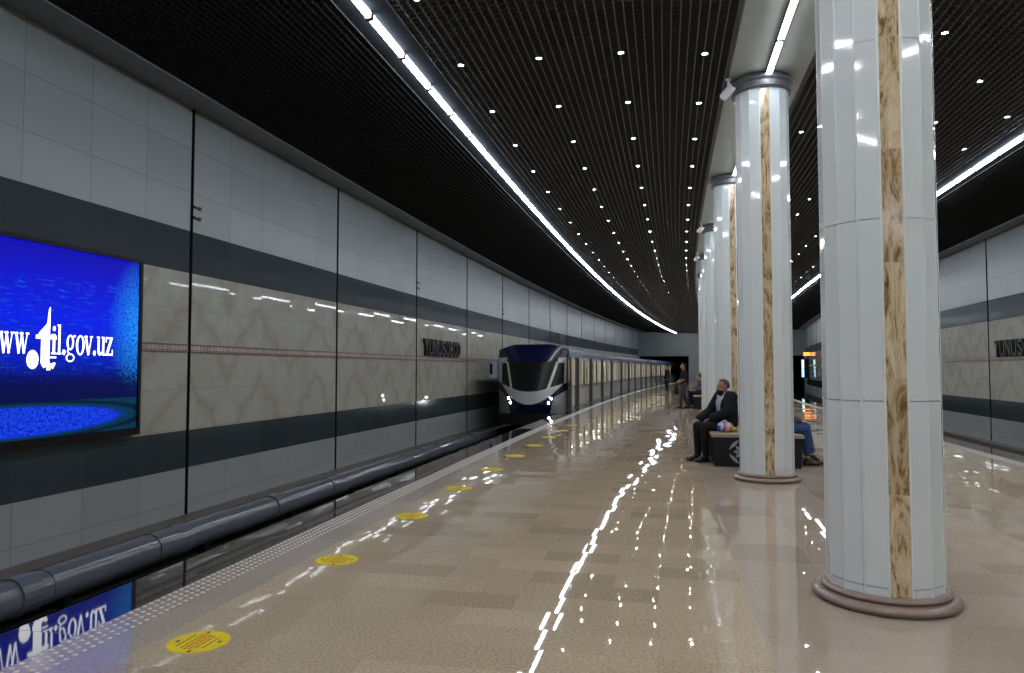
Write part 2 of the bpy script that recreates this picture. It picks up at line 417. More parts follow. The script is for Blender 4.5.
grid('ceiling_grid_4', OLR + .30, 9.49, SEND, [M['grid_outer']] * 2, -.2 / 3.09)
for o_ in (OLL, OLR):
    trim('trim_%d' % n_tr, [(o_ - .31, 5.56), (o_ - .31, 5.52), (o_ + .31, 5.52), (o_ + .31, 5.56)], M['trough'], vcoord='len'); n_tr += 1
trim('ceiling_soffit', [(OC - .55, 5.62), (OC - .55, 5.50), (OC - .52, 5.50), (OC - .50, 5.515), (OC + .50, 5.515), (OC + .52, 5.50), (OC + .55, 5.50), (OC + .55, 5.62)], [M['soffit'], M['grid']], [1, 1, 1, 0, 1, 1, 1], vcoord='len')

# ================================================================== LAMPS
TW = .034
def tube_mesh(L):
    b_ = bmesh.new()
    n = 10; pr = [(TW * cos(pi + pi * i / n), .032 * sin(pi + pi * i / n)) for i in range(n + 1)] + [(TW, .03), (-TW, .03)]
    for y0, y1, mi in ((-L / 2 + .012, L / 2 - .012, 0),):
        a = [b_.verts.new((x, y0, z)) for x, z in pr]; c = [b_.verts.new((x, y1, z)) for x, z in pr]
        for i in range(len(pr)): b_.faces.new((a[i], a[(i + 1) % len(pr)], c[(i + 1) % len(pr)], c[i]))
        b_.faces.new(a[::-1]); b_.faces.new(c)
    body = b_
    return body
def strip_mesh(L):
    b_ = bmesh.new(); box(b_, -TW, TW, -L / 2 + .012, L / 2 - .012, -.028, -.004)
    return b_
def tube_light(L, name='tube_light', strip=False):
    t = empty(name, (0, 0, 0))
    if strip:
        obj('diffuser', strip_mesh(L), M['strip'], t)
        e = bmesh.new()
        for x0, x1, z0, z1 in ((-TW - .006, -TW, -.020, .034), (TW, TW + .006, -.020, .034), (-TW, TW, -.003, .034)): box(e, x0, x1, -L / 2 + .012, L / 2 - .012, z0, z1)
        obj('housing', e, M['tube_end'], t)
    else: obj('diffuser', tube_mesh(L), M['tube'], t)
    for y0, y1 in ((-L / 2, -L / 2 + .02), (L / 2 - .02, L / 2)):
        e = bmesh.new(); box(e, -TW - .006, TW + .006, y0, y1, -.040, .034); obj('end_cap', e, M['tube_end'], t)
    return t
TL = tube_light(1.02); used = False
s = .7
for side, o_, lab, grp in ((0, OLL, 'white tube light in the long curved line above the train side edge', 'tube lights above the left platform edge'),
                           (1, OLR, 'white tube light in the line right of the columns, above the far platform edge', 'tube lights above the right platform edge')):
    s = .68 - 1.05 * 13
    while s < SEND - .6:
        o = TL if not used else copy_tree(TL); used = True
        p = F(s, o_, 5.47); o.location = p; o.rotation_euler = (0, 0, -heading(s))
        tag(o, lab, 'light', grp); s += 1.05
CS, CP, NC = 5.235, 5.22, 15
TS = tube_light(1.12, strip=True)
first = True
for i in range(-3, NC):
    for k in range(4):
        s = CP + CS * i + .40 + .57 + 1.14 * k
        if s > SEND - .6: continue
        o = TS if first else copy_tree(TS); first = False
        o.location = F(s, OC, 5.48); o.rotation_euler = (0, 0, -heading(s))
        nm = {0: 'white tube light on the soffit between the two nearest columns', 1: 'white tube light on the soffit just behind the second column'}.get(i, 'white tube light on the column soffit farther along the row')
        if i < 0: nm = 'white tube light on the soffit in front of the nearest column'
        tag(o, nm, 'light', 'soffit tube lights, bay %s' % ('near' if i < 1 else 'two' if i == 1 else 'far') if i >= 0 else 'soffit tube lights ahead of the columns')
# downlights
b_ = bmesh.new()
lathe(b_, [(.050, .02), (.050, -.010), (.034, -.012), (.030, -.004)], 14, mi=0, cap=False)
lathe(b_, [(.030, -.004), (.018, -.007), (.001, -.008)], 14, mi=1, cap=False)
lathe(b_, [(.001, .02), (.050, .02)], 14, mi=0, cap=False)
dl = obj('downlight', b_, [M['ring'], M['lens']]); first = True
rows = [(-2.52, 'small ceiling downlight in the row beside the left tube lights', 9.03, 42), (-1.48, 'small ceiling downlight in the second row from the left tube lights', 9.03, 42),
        (-.44, 'small ceiling downlight in the third row from the left tube lights', 9.08, 42), (.60, 'small ceiling downlight in the row just left of the soffit', 9.33, 42),
        (2.34, 'small ceiling downlight in the row just right of the soffit', 9.33, 20), (3.36, 'small ceiling downlight in the second row right of the soffit', 9.33, 20),
        (4.38, 'small ceiling downlight in the third row right of the soffit', 9.3, 20), (5.40, 'small ceiling downlight in the row beside the right tube lights', 9.25, 20)]
for k, (o_, lab, s0, n_) in enumerate(rows):
    for i in range(-10, n_):
        s = s0 + 1.741 * i
        if s > SEND - .5: continue
        d = dl if first else dl.copy()
        if not first: col.objects.link(d)
        first = False
        d.location = F(s, o_, ZG - .002); d.rotation_euler = (0, 0, -heading(s))
        tag(d, lab, 'light', ['downlights row beside left tubes', 'downlights second row', 'downlights third row', 'downlights row left of soffit', 'downlights row right of soffit', 'downlights second row right', 'downlights third row right', 'downlights row beside right tubes'][k])

# ================================================================== COLUMNS
RC, NF = .351, 16
ZB, ZT = .10, 5.32
def column():
    t = empty('column', (0, 0, 0))
    sh, gold, rib = bmesh.new(), [bmesh.new(), bmesh.new()], bmesh.new()
    st = 2 * pi / NF
    for k in range(NF):
        a0 = -pi / 2 - st / 2 + k * st            # facet 0 faces local -Y
        g = k in (0, NF // 2)
        b_ = gold[0 if k == 0 else 1] if g else sh
        uv = b_.loops.layers.uv.verify()
        e = .028 if not g else .006
        rr = RC - (.004 if g else 0.0)
        n_ = 1; pts = [a0 + e + (st - 2 * e) * i / n_ for i in range(n_ + 1)]
        zs = [ZB - .02] + [1.30 + 1.145 * (j - 1) for j in range(5) if ZB < 1.30 + 1.145 * (j - 1) < ZT] + [ZT]
        if g: zs = [ZB - .02, ZT]
        for z0, z1 in zip(zs, zs[1:]):
            gp = 0 if g else .0025
            lo = [b_.verts.new((rr * cos(a), rr * sin(a), z0 + gp)) for a in pts]; hi = [b_.verts.new((rr * cos(a), rr * sin(a), z1 - gp)) for a in pts]
            for i in range(n_):
                f = b_.faces.new((lo[i], lo[i + 1], hi[i + 1], hi[i]))
                for l, c in zip(f.loops, ((i / n_ * .13, z0), ((i + 1) / n_ * .13, z0), ((i + 1) / n_ * .13, z1), (i / n_ * .13, z1))): l[uv].uv = c
        # rounded rib on the facet edge (pushed off the onyx)
        if k in (0, NF // 2): a0 -= .004
        if k in (1, NF // 2 + 1): a0 += .004
        c = Vector((RC * .985 * cos(a0), RC * .985 * sin(a0), 0)); rad = Vector((cos(a0), sin(a0), 0)); tan = Vector((-sin(a0), cos(a0), 0))
        pr = [c + tan * (.0098 * cos(u)) + rad * (.009 * sin(u)) for u in [pi * i / 6 for i in range(7)]]
        lo = [rib.verts.new((p.x, p.y, ZB - .02)) for p in pr]; hi = [rib.verts.new((p.x, p.y, ZT)) for p in pr]
        for i in range(6):
            f = rib.faces.new((lo[i + 1], lo[i], hi[i], hi[i + 1])); f.smooth = True
    lathe(rib, [(RC - .02, ZB - .02), (RC - .02, ZT)], 32)
    obj('shaft', rib, M['col_rib'], t)
    obj('cladding_panel', sh, M['col_white'], t)
    for g in gold: tag(obj('onyx_inlay', g, M['inlay'], t), 'golden brown veined onyx strip')
    b_ = bmesh.new()
    def torus(r, z, h, n=8): return [(r + h * .5 * sin(pi * i / n) * .9, z + h * i / n) for i in range(n + 1)]
    prof = [(.33, .0), (.42, .0)] + torus(.418, .002, .058) + [(.40, .062)] + torus(.375, .064, .036) + [(.36, .102), (.34, .103)]
    lathe(b_, prof, 48); obj('base_moulding', b_, M['base'], t, smooth=False)
    b_ = bmesh.new()
    prof = [(.34, 5.30), (.385, 5.30)] + torus(.385, 5.302, .04) + [(.388, 5.345), (.388, 5.40)] + torus(.392, 5.402, .07) + [(.40, 5.475), (.375, 5.48), (.375, 5.514), (.34, 5.514)]
    lathe(b_, prof, 48); obj('capital', b_, M['capital'], t)
    return t
c0 = column()
ordn = ['broad white column nearest the camera, with dark golden onyx strip', 'second white column, in front of the bench with the suited man', 'third white column, right behind the seated man in the suit',
        'fourth white column, seen just left of the third', 'fifth white column, a thin sliver left of the fourth']
for i in range(NC):
    s = CP + CS * i
    if s > SEND - 1: break
    o = c0 if i == 0 else copy_tree(c0)
    o.location = F(s, OC + (-.012 if i == 0 else -.055), 0); o.rotation_euler = (0, 0, -heading(s))
    tag(o, ordn[i] if i < 5 else 'white column hidden far down the row beyond the fifth', 'column', 'row of white columns' if i < 5 else 'distant white columns')

# security cameras on the soffit edge
def cctv():
    t = empty('security_camera', (0, 0, 0))
    b_ = bmesh.new(); lathe(b_, [(.035, 0), (.035, -.02), (.016, -.03), (.016, -.16)], 12); obj('bracket', b_, M['white_paint'], t, smooth=False)
    b_ = bmesh.new(); Mx = Matrix.Translation((-.02, -.02, -.2)) @ Matrix.Rotation(math.radians(48), 4, 'Y') @ Matrix.Rotation(.5, 4, 'X')
    lathe(b_, [(.04, -.10), (.056, -.085), (.058, .08), (.05, .11), (.04, .12)], 18, Mx); hs = obj('housing', b_, M['white_paint'], t)
    b_ = bmesh.new(); lathe(b_, [(.036, .118), (.036, .126)], 16, Mx); obj('camera_lens', b_, M['black'], t)
    return t
cv = cctv(); first = True
for s, lab in ((10.25, 'white camera hanging left of the second column capital'), (20.3, 'white camera hanging left of the fourth column capital'), (25.6, 'white camera hanging left of the fifth column capital')):
    o = cv if first else copy_tree(cv); first = False
    o.location = F(s, .96, 5.50); o.rotation_euler = (0, 0, -heading(s)); tag(o, lab, 'camera', 'cameras along the soffit')

# ================================================================== WALL FITTINGS
# pairs of small fixings beside every second joint
b_ = bmesh.new()
box(b_, -.03, .03, 0, .03, -.03, .03, bev=.006); box(b_, .0, .14, .02, .045, -.012, .012); lathe(b_, [(.02, 0), (.02, .03)], 10, Matrix.Translation((.15, .033, 0)) @ Matrix.Rotation(pi / 2, 4, 'Y'))
fx = obj('wall_fixing', b_, M['dark_metal']); first = True
for k, s in enumerate((10.62, 21.15, 31.7, 42.2)):
    for j, z in enumerate((4.16, 3.99)):
        o = fx if first else fx.copy()
        if not first: col.objects.link(o)
        first = False
        h = heading(s); o.location = F(s, OWL + .002, z); o.rotation_euler = (0, 0, pi / 2 - h - pi) ; o.rotation_euler = (0, 0, -h - pi / 2)
        tag(o, '%s small metal fixing beside the %s wall joint' % (('upper', 'lower')[j], ('nearest black', 'third black', 'fifth', 'seventh')[k]), 'wall fixing', 'paired wall fixings')
# video screen
V0, V1, VZ0, VZ1 = 4.92, 9.20, .56, 3.09
tv = empty('video_screen', F(7.1, OWL, .55))
tag(tv, 'large lit blue video screen with white web address on the left wall', 'screen')
b_ = bmesh.new()
for a in ((V0, V1, VZ0, VZ0 + .10), (V0, V1, VZ1 - .05, VZ1), (V0, V0 + .05, VZ0, VZ1), (V1 - .05, V1, VZ0, VZ1)): sbox(b_, a[0], a[1], OWL + .01, OWL + .13, a[2], a[3], n=4 if a[1] - a[0] > 1 else 1)
sbox(b_, V0, V1, OWL + .01, OWL + .09, VZ0, VZ1, n=4)
obj('frame', b_, M['black'], tv, world=True)
def screen_mat():
    m, nt, b = new_mat('blue stadium video')
    uvn = N(nt, 'ShaderNodeUVMap').outputs[0]; sp = N(nt, 'ShaderNodeSeparateXYZ'); nt.links.new(uvn, sp.inputs[0])
    x, y = sp.outputs[0], sp.outputs[1]          # s in metres, z in metres
    n1 = noise(nt, uvn, 3.0, 4, .6); n2 = noise(nt, uvn, 26, 3, .7)
    mp = N(nt, 'ShaderNodeMapping'); nt.links.new(uvn, mp.inputs[0]); mp.inputs['Scale'].default_value = (1.2, 9, 1)
    n3 = noise(nt, mp.outputs[0], 4, 4, .6)
    c = ramp(nt, MA(nt, 'DIVIDE', MA(nt, 'SUBTRACT', y, .55), 2.5), [(0, (.0, .01, .05)), (.30, (.0, .005, .16)), (.36, (.0, .01, .35)), (.62, (.0, .012, .80)), (.82, (.002, .005, .62)), (1, (.002, .0, .42))])
    # horizontal streaks of light
    st = ramp(nt, n3, [(.55, (0, 0, 0)), (.75, (1, 1, 1))])
    up = MA(nt, 'MULTIPLY', MA(nt, 'GREATER_THAN', y, 1.45), MA(nt, 'LESS_THAN', y, 2.65))
    c = MIX(nt, MA(nt, 'MULTIPLY', MA(nt, 'MULTIPLY', st, up), .6), c, (.01, .20, .95))
    # cyan glow towards the right-hand edge
    d = MA(nt, 'SQRT', MA(nt, 'ADD', MA(nt, 'POWER', MA(nt, 'MULTIPLY', MA(nt, 'SUBTRACT', x, 9.2), 1.25), 2), MA(nt, 'POWER', MA(nt, 'MULTIPLY', MA(nt, 'SUBTRACT', y, 2.1), .75), 2)))
    gl = MA(nt, 'MAXIMUM', MA(nt, 'SUBTRACT', 1.0, MA(nt, 'MULTIPLY', d, 1.3)), 0.0)
    gl = MA(nt, 'MULTIPLY', gl, MA(nt, 'MULTIPLY_ADD', ramp(nt, n2, [(.40, (0, 0, 0)), (.60, (1, 1, 1))]), .75, .12))
    c = MIX(nt, gl, c, (.02, .55, 1.0))
    # dark seats band, pitch ellipse, greenish surround
    sb = MA(nt, 'MULTIPLY', MA(nt, 'GREATER_THAN', y, 1.07), MA(nt, 'LESS_THAN', MA(nt, 'ADD', y, MA(nt, 'MULTIPLY', ramp(nt, n2, [(.4, (0, 0, 0)), (.6, (1, 1, 1))]), .28)), 1.58))
    c = MIX(nt, MA(nt, 'MULTIPLY', sb, .8), c, (.0, .002, .05))
    lowr = MA(nt, 'LESS_THAN', MA(nt, 'ADD', y, MA(nt, 'MULTIPLY', n2, .06)), 1.13)
    c = MIX(nt, lowr, c, MIX(nt, n2, (.0, .012, .04), (.0, .06, .10)))
    de = MA(nt, 'SQRT', MA(nt, 'ADD', MA(nt, 'POWER', MA(nt, 'DIVIDE', MA(nt, 'SUBTRACT', x, 7.2), 1.75), 2), MA(nt, 'POWER', MA(nt, 'DIVIDE', MA(nt, 'SUBTRACT', y, .87), .19), 2)))
    pit = MA(nt, 'LESS_THAN', MA(nt, 'ADD', de, MA(nt, 'MULTIPLY', MA(nt, 'SUBTRACT', n2, .5), .7)), .95)
    c = MIX(nt, pit, c, MIX(nt, ramp(nt, n2, [(.4, (0, 0, 0)), (.6, (1, 1, 1))]), (.0, .012, .42), (.01, .07, .95)))
    ringm = MA(nt, 'MULTIPLY', MA(nt, 'GREATER_THAN', de, 1.12), MA(nt, 'LESS_THAN', de, 1.28))
    c = MIX(nt, MA(nt, 'MULTIPLY', ringm, MA(nt, 'MULTIPLY', lowr, .8)), c, (.0, .005, .03))
    put(nt, b.inputs['Emission Color'], c); b.inputs['Emission Strength'].default_value = .62
    b.inputs['Base Color'].default_value = (.003, .003, .006, 1); b.inputs['Roughness'].default_value = .5; b.inputs['Specular IOR Level'].default_value = .08
    return m
b_ = bmesh.new(); ribbon(b_, [(OWL + .10, VZ0 + .10), (OWL + .10, VZ1 - .05)], V0 + .05, V1 - .05, .6, vcoord='z')
obj('display', b_, screen_mat(), tv, world=True)
# lettering, drawn by hand as serif shapes: unit = x-height 1, x advances in the same unit
def poly(P, x, sx, z, sz, pts): P.append([(x + sx * a, z + sz * b) for a, b in pts])
def thick(pts, w):   # stroke list of (x,y) with widths -> quads
    out = []
    for i in range(len(pts) - 1):
        (x0, y0), (x1, y1) = pts[i], pts[i + 1]; w0 = w[i] if isinstance(w, list) else w; w1 = w[i + 1] if isinstance(w, list) else w
        L = math.hypot(x1 - x0, y1 - y0) or 1; nx, ny = -(y1 - y0) / L, (x1 - x0) / L
        out.append([(x0 + nx * w0 / 2, y0 + ny * w0 / 2), (x1 + nx * w1 / 2, y1 + ny * w1 / 2), (x1 - nx * w1 / 2, y1 - ny * w1 / 2), (x0 - nx * w0 / 2, y0 - ny * w0 / 2)])
    return out
def rect(x0, x1, y0, y1): return [(x0, y0), (x1, y0), (x1, y1), (x0, y1)]
def oval(cx, cy, rx, ry, wx, wy, n=20):
    out = []
    for i in range(n):
        a, b = 2 * pi * i / n, 2 * pi * (i + 1) / n
        out.append([(cx + rx * cos(a), cy + ry * sin(a)), (cx + rx * cos(b), cy + ry * sin(b)), (cx + (rx - wx) * cos(b), cy + (ry - wy) * sin(b)), (cx + (rx - wx) * cos(a), cy + (ry - wy) * sin(a))])
    return out
def disc(cx, cy, rx, ry, n=16): return [[(cx + rx * cos(2 * pi * i / n), cy + ry * sin(2 * pi * i / n)) for i in range(n)]]
G = {
 'v': (.95, thick([(.16, 1), (.50, 0)], .22) + thick([(.80, 1), (.50, 0)], .10) + [rect(0, .36, .92, 1), rect(.62, .95, .92, 1)]),
 'w': (1.35, thick([(.14, 1), (.42, 0)], .2) + thick([(.66, 1), (.42, 0)], .09) + thick([(.62, 1), (.90, 0)], .2) + thick([(1.18, 1), (.90, 0)], .09) + [rect(0, .32, .92, 1), rect(.46, .80, .92, 1), rect(1.02, 1.35, .92, 1)]),
 'i': (.46, [rect(.12, .34, 0, 1), rect(0, .46, 0, .08), rect(0, .34, .92, 1)] + disc(.23, 1.28, .13, .13)),
 'l': (.46, [rect(.12, .34, 0, 1.5), rect(0, .46, 0, .08), rect(0, .34, 1.42, 1.5)]),
 'o': (.86, oval(.43, .5, .43, .53, .2, .09)),
 'g': (.86, oval(.38, .62, .34, .40, .16, .08) + oval(.40, -.16, .40, .22, .12, .07) + thick([(.2, .28), (.14, .14), (.3, .05)], .1) + thick([(.62, .9), (.84, .98)], .1)),
 'u': (.98, [rect(.10, .31, .2, 1), rect(0, .31, .92, 1), rect(.64, .85, 0, 1), rect(.54, .85, .92, 1), rect(.64, .98, 0, .08)] + thick([(.205, .22), (.26, .08), (.42, .05), (.7, .22)], [.21, .19, .14, .08])),
 'z': (.80, [rect(.03, .77, .90, 1), rect(0, .80, 0, .10), rect(.03, .12, .70, 1), rect(.70, .80, 0, .32)] + thick([(.64, .95), (.16, .05)], .22)),
 '.': (.36, disc(.18, .11, .14, .14)),
 't': (.70, [[(.16, .12), (.46, .12), (.46, 1.62), (.34, 1.42), (.22, 1.2), (.16, 1.0)], [(-.02, .92), (.70, .92), (.70, 1.05), (-.02, 1.05)], [(-.02, .92), (.2, .92), (.44, 1.6), (.30, 1.36), (.10, 1.14)], [(.34, 1.3), (.46, 1.3), (.46, 2.0), (.40, 1.9)]] + thick([(.31, .16), (.38, .02), (.52, .0), (.66, .14)], [.30, .26, .20, .07])),
}
def sm(x):  # pixel column of the photo -> place along the wall
    k = [(-60, 6.30), (0, 6.96), (27, 7.31), (42, 7.53), (58, 7.76), (79, 8.09), (97, 8.40), (112, 8.67)]
    for (a, b), (c, d) in zip(k, k[1:]):
        if x <= c: return b + (d - b) * (x - a) / (c - a)
    return k[-1][1]
polys = []
def put_letter(ch, x0, x1, z, xh):
    adv, shapes = G[ch]; s0, s1 = sm(x0), sm(x1); k = (s1 - s0) / adv
    for sh in shapes: polys.append([(s0 + a * k, z + b * xh) for a, b in sh])
for ch, a, b in (('w', -18, -2), ('w', -2, 13), ('w', 13.5, 28.5)): put_letter(ch, a, b, 1.685, .25)
put_letter('t', 35.5, 56, 1.525, .375)
polys += [[(sm(32.3) + .085 * cos(2 * pi * i / 18), 1.615 + .115 * sin(2 * pi * i / 18)) for i in range(18)]]
for ch, a, b in (('i', 50.5, 56), ('l', 56.5, 61), ('.', 61.5, 65.5), ('g', 65.5, 75), ('o', 75.5, 84), ('v', 83.5, 92), ('.', 92, 95.5), ('u', 96, 104.5), ('z', 104.5, 112.5)): put_letter(ch, a, b, 1.685, .25)
polys.append([(sm(49), 1.635), (sm(56), 1.635), (sm(56), 1.655), (sm(49), 1.655)])
b_ = bmesh.new()
for P in polys:
    try: b_.faces.new([b_.verts.new(F(s, OWL + .104, z)) for s, z in P])
    except ValueError: pass
tag(obj('lettering', b_, emit('white caption', (.95, .97, 1), 1.2), tv, world=True), 'white serif web address')
# station name, separate dark letters on each wall
def sign(name, text, s0, s1, o_, side, z0, z1, label):
    t = empty(name, F((s0 + s1) / 2, o_, z0)); tag(t, label, 'sign', 'station name lettering')
    w = abs(s1 - s0) / len(text)
    for i, ch in enumerate(text):
        cu = bpy.data.curves.new('glyph', 'FONT'); cu.body = ch; cu.size = 1.0; cu.extrude = .05; cu.offset = .018; cu.bevel_depth = .0
        tmp = bpy.data.objects.new('glyph', cu); col.objects.link(tmp)
        dg = bpy.context.evaluated_depsgraph_get(); me = bpy.data.meshes.new_from_object(tmp.evaluated_get(dg))
        bpy.data.objects.remove(tmp)
        xs = [v.co.x for v in me.vertices]; ys = [v.co.y for v in me.vertices]
        x0, x1, y0, y1 = min(xs), max(xs), min(ys), max(ys)
        for v in me.vertices:
            u = (v.co.x - x0) / (x1 - x0) * .84 + .08; q = (v.co.y - y0) / (y1 - y0)
            s = s0 + (s1 - s0) * (i + u) / len(text)
            v.co = F(s, o_ + side * (.055 + v.co.z), z0 + q * (z1 - z0))
        me.transform(full(t).inverted()); me.materials.clear(); me.materials.append(M['letter'])
        link('letter', me, t)
sign('station_sign', 'YUNUSOBOD', 21.45, 25.2, OWL, 1, 1.92, 2.46, 'dark station name letters on the left wall, ahead of the train')
sign('station_sign', 'YUNUSOBOD', 26.1, 22.3, OWR, -1, 1.88, 2.40, 'dark station name letters on the right wall, at the right edge of the photo')
# long pipe along the left wall, with sleeves and brackets
PO, PZ, PR = -6.98, -1.01, .21
pp = empty('pipe', F(8, PO, PZ)); tag(pp, 'thick glossy charcoal pipe running along the foot of the left wall', 'pipe')
b_ = bmesh.new()
s = S0 + .1
while s < SEND - 3:
    e = s + SJ / 3
    j = random.uniform(-.012, .012)
    ribbon(b_, [(PO + j + PR * cos(2 * pi * i / 20), PZ + j + PR * sin(2 * pi * i / 20)) for i in range(20)], s, e, .9, closed=True)
    s = e
obj('pipe_run', b_, M['pipe'], pp, smooth=True, world=True)
s = PJ - SJ * 2 - .9; k = 0
while s < 60:
    b_ = bmesh.new(); r2 = PR + .014
    ribbon(b_, [(PO + r2 * cos(2 * pi * i / 20), PZ + r2 * sin(2 * pi * i / 20)) for i in range(20)], s - .13, s + .13, .13, closed=True, caps=True)
    obj('sleeve', b_, M['pipe'], pp, world=True)
    b_ = bmesh.new(); sbox(b_, s + .5, s + .62, OWL, PO + .12, PZ - PR - .10, PZ - PR + .04); obj('bracket', b_, M['black'], pp, world=True)
    s += SJ / 2
# floor stickers
def sticker():
    t = empty('floor_sticker', (0, 0, 0))
    b_ = bmesh.new(); lathe(b_, [(.165, .0006), (.165, .0022), (.163, .0026)], 40); obj('vinyl_disc', b_, M['yellow'], t)
    b_ = bmesh.new(); rnd = random.Random(3)
    def dash(x0, x1, y, w, mi): box(b_, x0, x1, y - w / 2, y + w / 2, .0024, .0032, mi)
    for y, w, xs in ((.038, .013, (-.10, .11)), (.012, .013, (-.11, .11)), (-.014, .013, (-.105, .10)), (-.040, .013, (-.09, .09))):
        x = xs[0]
        while x < xs[1]:
            L = rnd.uniform(.02, .05); dash(x, min(x + L, xs[1]), y, w, 0); x += L + .007
    obj('red_lettering', b_, M['red_ink'], t)
    b_ = bmesh.new()
    for x, y in ((-.135, -.035), (.135, .03), (-.02, .115), (.02, -.115)):
        box(b_, x - .014, x + .014, y - .009, y + .009, .0024, .0032)
    for k in range(9): box(b_, -.085 + k * .02, -.073 + k * .02, .072, .083, .0024, .0032)
    for k in range(8): box(b_, -.08 + k * .02, -.068 + k * .02, -.083, -.072, .0024, .0032)
    obj('black_lettering', b_, M['ink'], t)
    return t
sk = sticker()
words_ = ['nearest the camera', 'second from the camera', 'third from the camera', 'fourth from the camera', 'fifth from the camera', 'sixth from the camera', 'seventh from the camera', 'eighth from the camera', 'ninth from the camera', 'tenth and farthest from the camera']
for i in range(10):
    s = 3.64 + 1.741 * i; o = sk if i == 0 else copy_tree(sk)
    o.location = F(s, -2.48, 0); o.rotation_euler = (0, 0, pi / 2 - heading(s))
    tag(o, 'round yellow floor sticker %s along the platform edge' % words_[i], 'floor sticker', 'yellow distance stickers')
# far right end: clock and lit panel
t = empty('platform_clock', F(76.5, OWR - .1, 2.85)); tag(t, 'small orange digital clock high at the far end of the right wall', 'clock')
b_ = bmesh.new(); sbox(b_, 76.5, 76.75, OWR - .62, OWR, 2.74, 3.20); obj('case', b_, M['black'], t, world=True)
b_ = bmesh.new()
for k in range(4):
    o0 = OWR - .58 + k * .14 + (.015 if k > 1 else 0)
    for (a, b, c, d) in ((0, .11, .0, .05), (0, .11, .28, .33), (0, .11, .14, .19), (0, .04, 0, .33), (.07, .11, 0, .33)):
        if k == 1 and c == .14: continue
        sbox(b_, 76.47, 76.50, o0 + a, o0 + b, 2.80 + c, 2.80 + d)
obj('digits', b_, emit('orange digits', (1, .28, .02), 2.2), t, world=True)
t = empty('light_panel', F(77.6, OWR - .2, .7)); tag(t, 'narrow upright blue-white lit panel under the orange clock', 'sign')
b_ = bmesh.new(); sbox(b_, 77.6, 77.75, OWR - .74, OWR - .02, .62, 2.50); obj('case', b_, M['black'], t, world=True)
b_ = bmesh.new(); sbox(b_, 77.57, 77.61, OWR - .70, OWR - .48, .70, 1.52, 0); sbox(b_, 77.57, 77.61, OWR - .70, OWR - .48, 1.56, 2.42, 1)
obj('lit_face', b_, [emit('blue panel light', (.25, .6, 1), 1.4), emit('pale panel light', (.6, .9, .85), 1.0)], t, world=True)
# ================================================================== TRAIN
M['t_white'] = plain('train white paint', (.55, .57, .56), .3, coat=.3, var=.04)
M['t_blue'] = plain('train dark blue paint', (.004, .008, .040), .22, coat=.5, var=.05)
M['t_roof_lit'] = plain('train tube-lit blue roof', (.035, .046, .13), .3, coat=.3, var=.05)  # roof sides paler than the dark blue: tube-light reflection put into the colour
M['t_grey'] = plain('train grey paint', (.27, .285, .29), .22, coat=.4, var=.05)
M['t_cream'] = plain('train cream lining', (.66, .62, .53), .5, var=.04)
M['t_glass'] = plain('dark train glass', (.008, .010, .010), .3, spec=.25)
M['t_skirt'] = plain('train underframe', (.012, .012, .012), .7)
M['t_head'] = emit('headlight', (.93, .95, 1.0), 60)
M['t_lamp'] = emit('train ceiling lamp', (1.0, .94, .82), 7)
def clear_glass():
    m, nt, b = new_mat('train window pane')
    out = [n for n in nt.nodes if n.type == 'OUTPUT_MATERIAL'][0]
    tr = N(nt, 'ShaderNodeBsdfTransparent'); tr.inputs[0].default_value = (.80, .82, .80, 1)
    gl = N(nt, 'ShaderNodeBsdfGlossy'); gl.inputs['Roughness'].default_value = .04
    lw = N(nt, 'ShaderNodeLayerWeight'); lw.inputs[0].default_value = .12
    mx = N(nt, 'ShaderNodeMixShader'); put(nt, mx.inputs[0], MA(nt, 'MULTIPLY', lw.outputs['Fresnel'], .55)); nt.links.new(tr.outputs[0], mx.inputs[1]); nt.links.new(gl.outputs[0], mx.inputs[2])
    nt.links.new(mx.outputs[0], out.inputs[0])
    return m
M['t_pane'] = clear_glass()
OT, HW = -5.07, 1.35
SF = 26.95
train = empty('metro_train', F(SF, OT, -1.36))
tag(train, 'blue and white metro train with lit headlights arriving along the left platform', 'train')
def lerp(k, x):
    for (a, b), (c, d) in zip(k, k[1:]):
        if x <= c: return b + (d - b) * max(0, (x - a)) / (c - a)
    return k[-1][1]
def ztop(x): return 2.43 - .21 * max(0.0, (abs(x) - .6) / .75) ** 1.6
def front(x, z):
    B = lerp([(-.5, .70), (.2, .95), (.75, .93), (1.78, .46), (2.1, .26), (2.43, .06)], z)
    return SF - B * (1 - min(1, abs(x) / HW) ** 2.6)
def region(x, z):
    a = abs(x)
    if z < -.15: return 'skirt'
    if z > (1.77 if a < .97 else 1.93): return 'visor'
    we = lerp([(.70, .63), (1.78, .92)], z)
    if a < we and z > .665 + .27 * x * x: return 'windscreen'
    if a < we + .09 and z > .66: return 'front_panel'
    if a > .92 and z > 1.73: return 'front_panel'
    if z > .80 + (a - .72) * .34 and a > we: return 'side_window' if a < 1.2 else 'front_panel'
    if z > .2 + .56 * x * x: return 'front_panel'
    if z > lerp([(0, -.2), (.74, -.15), (.80, .12), (.90, .47), (1.25, .70), (1.35, .74)], a): return 'blue_band'
    return 'lower_panel'
nx, nz = 180, 190
bms = {}
grid_ = {}
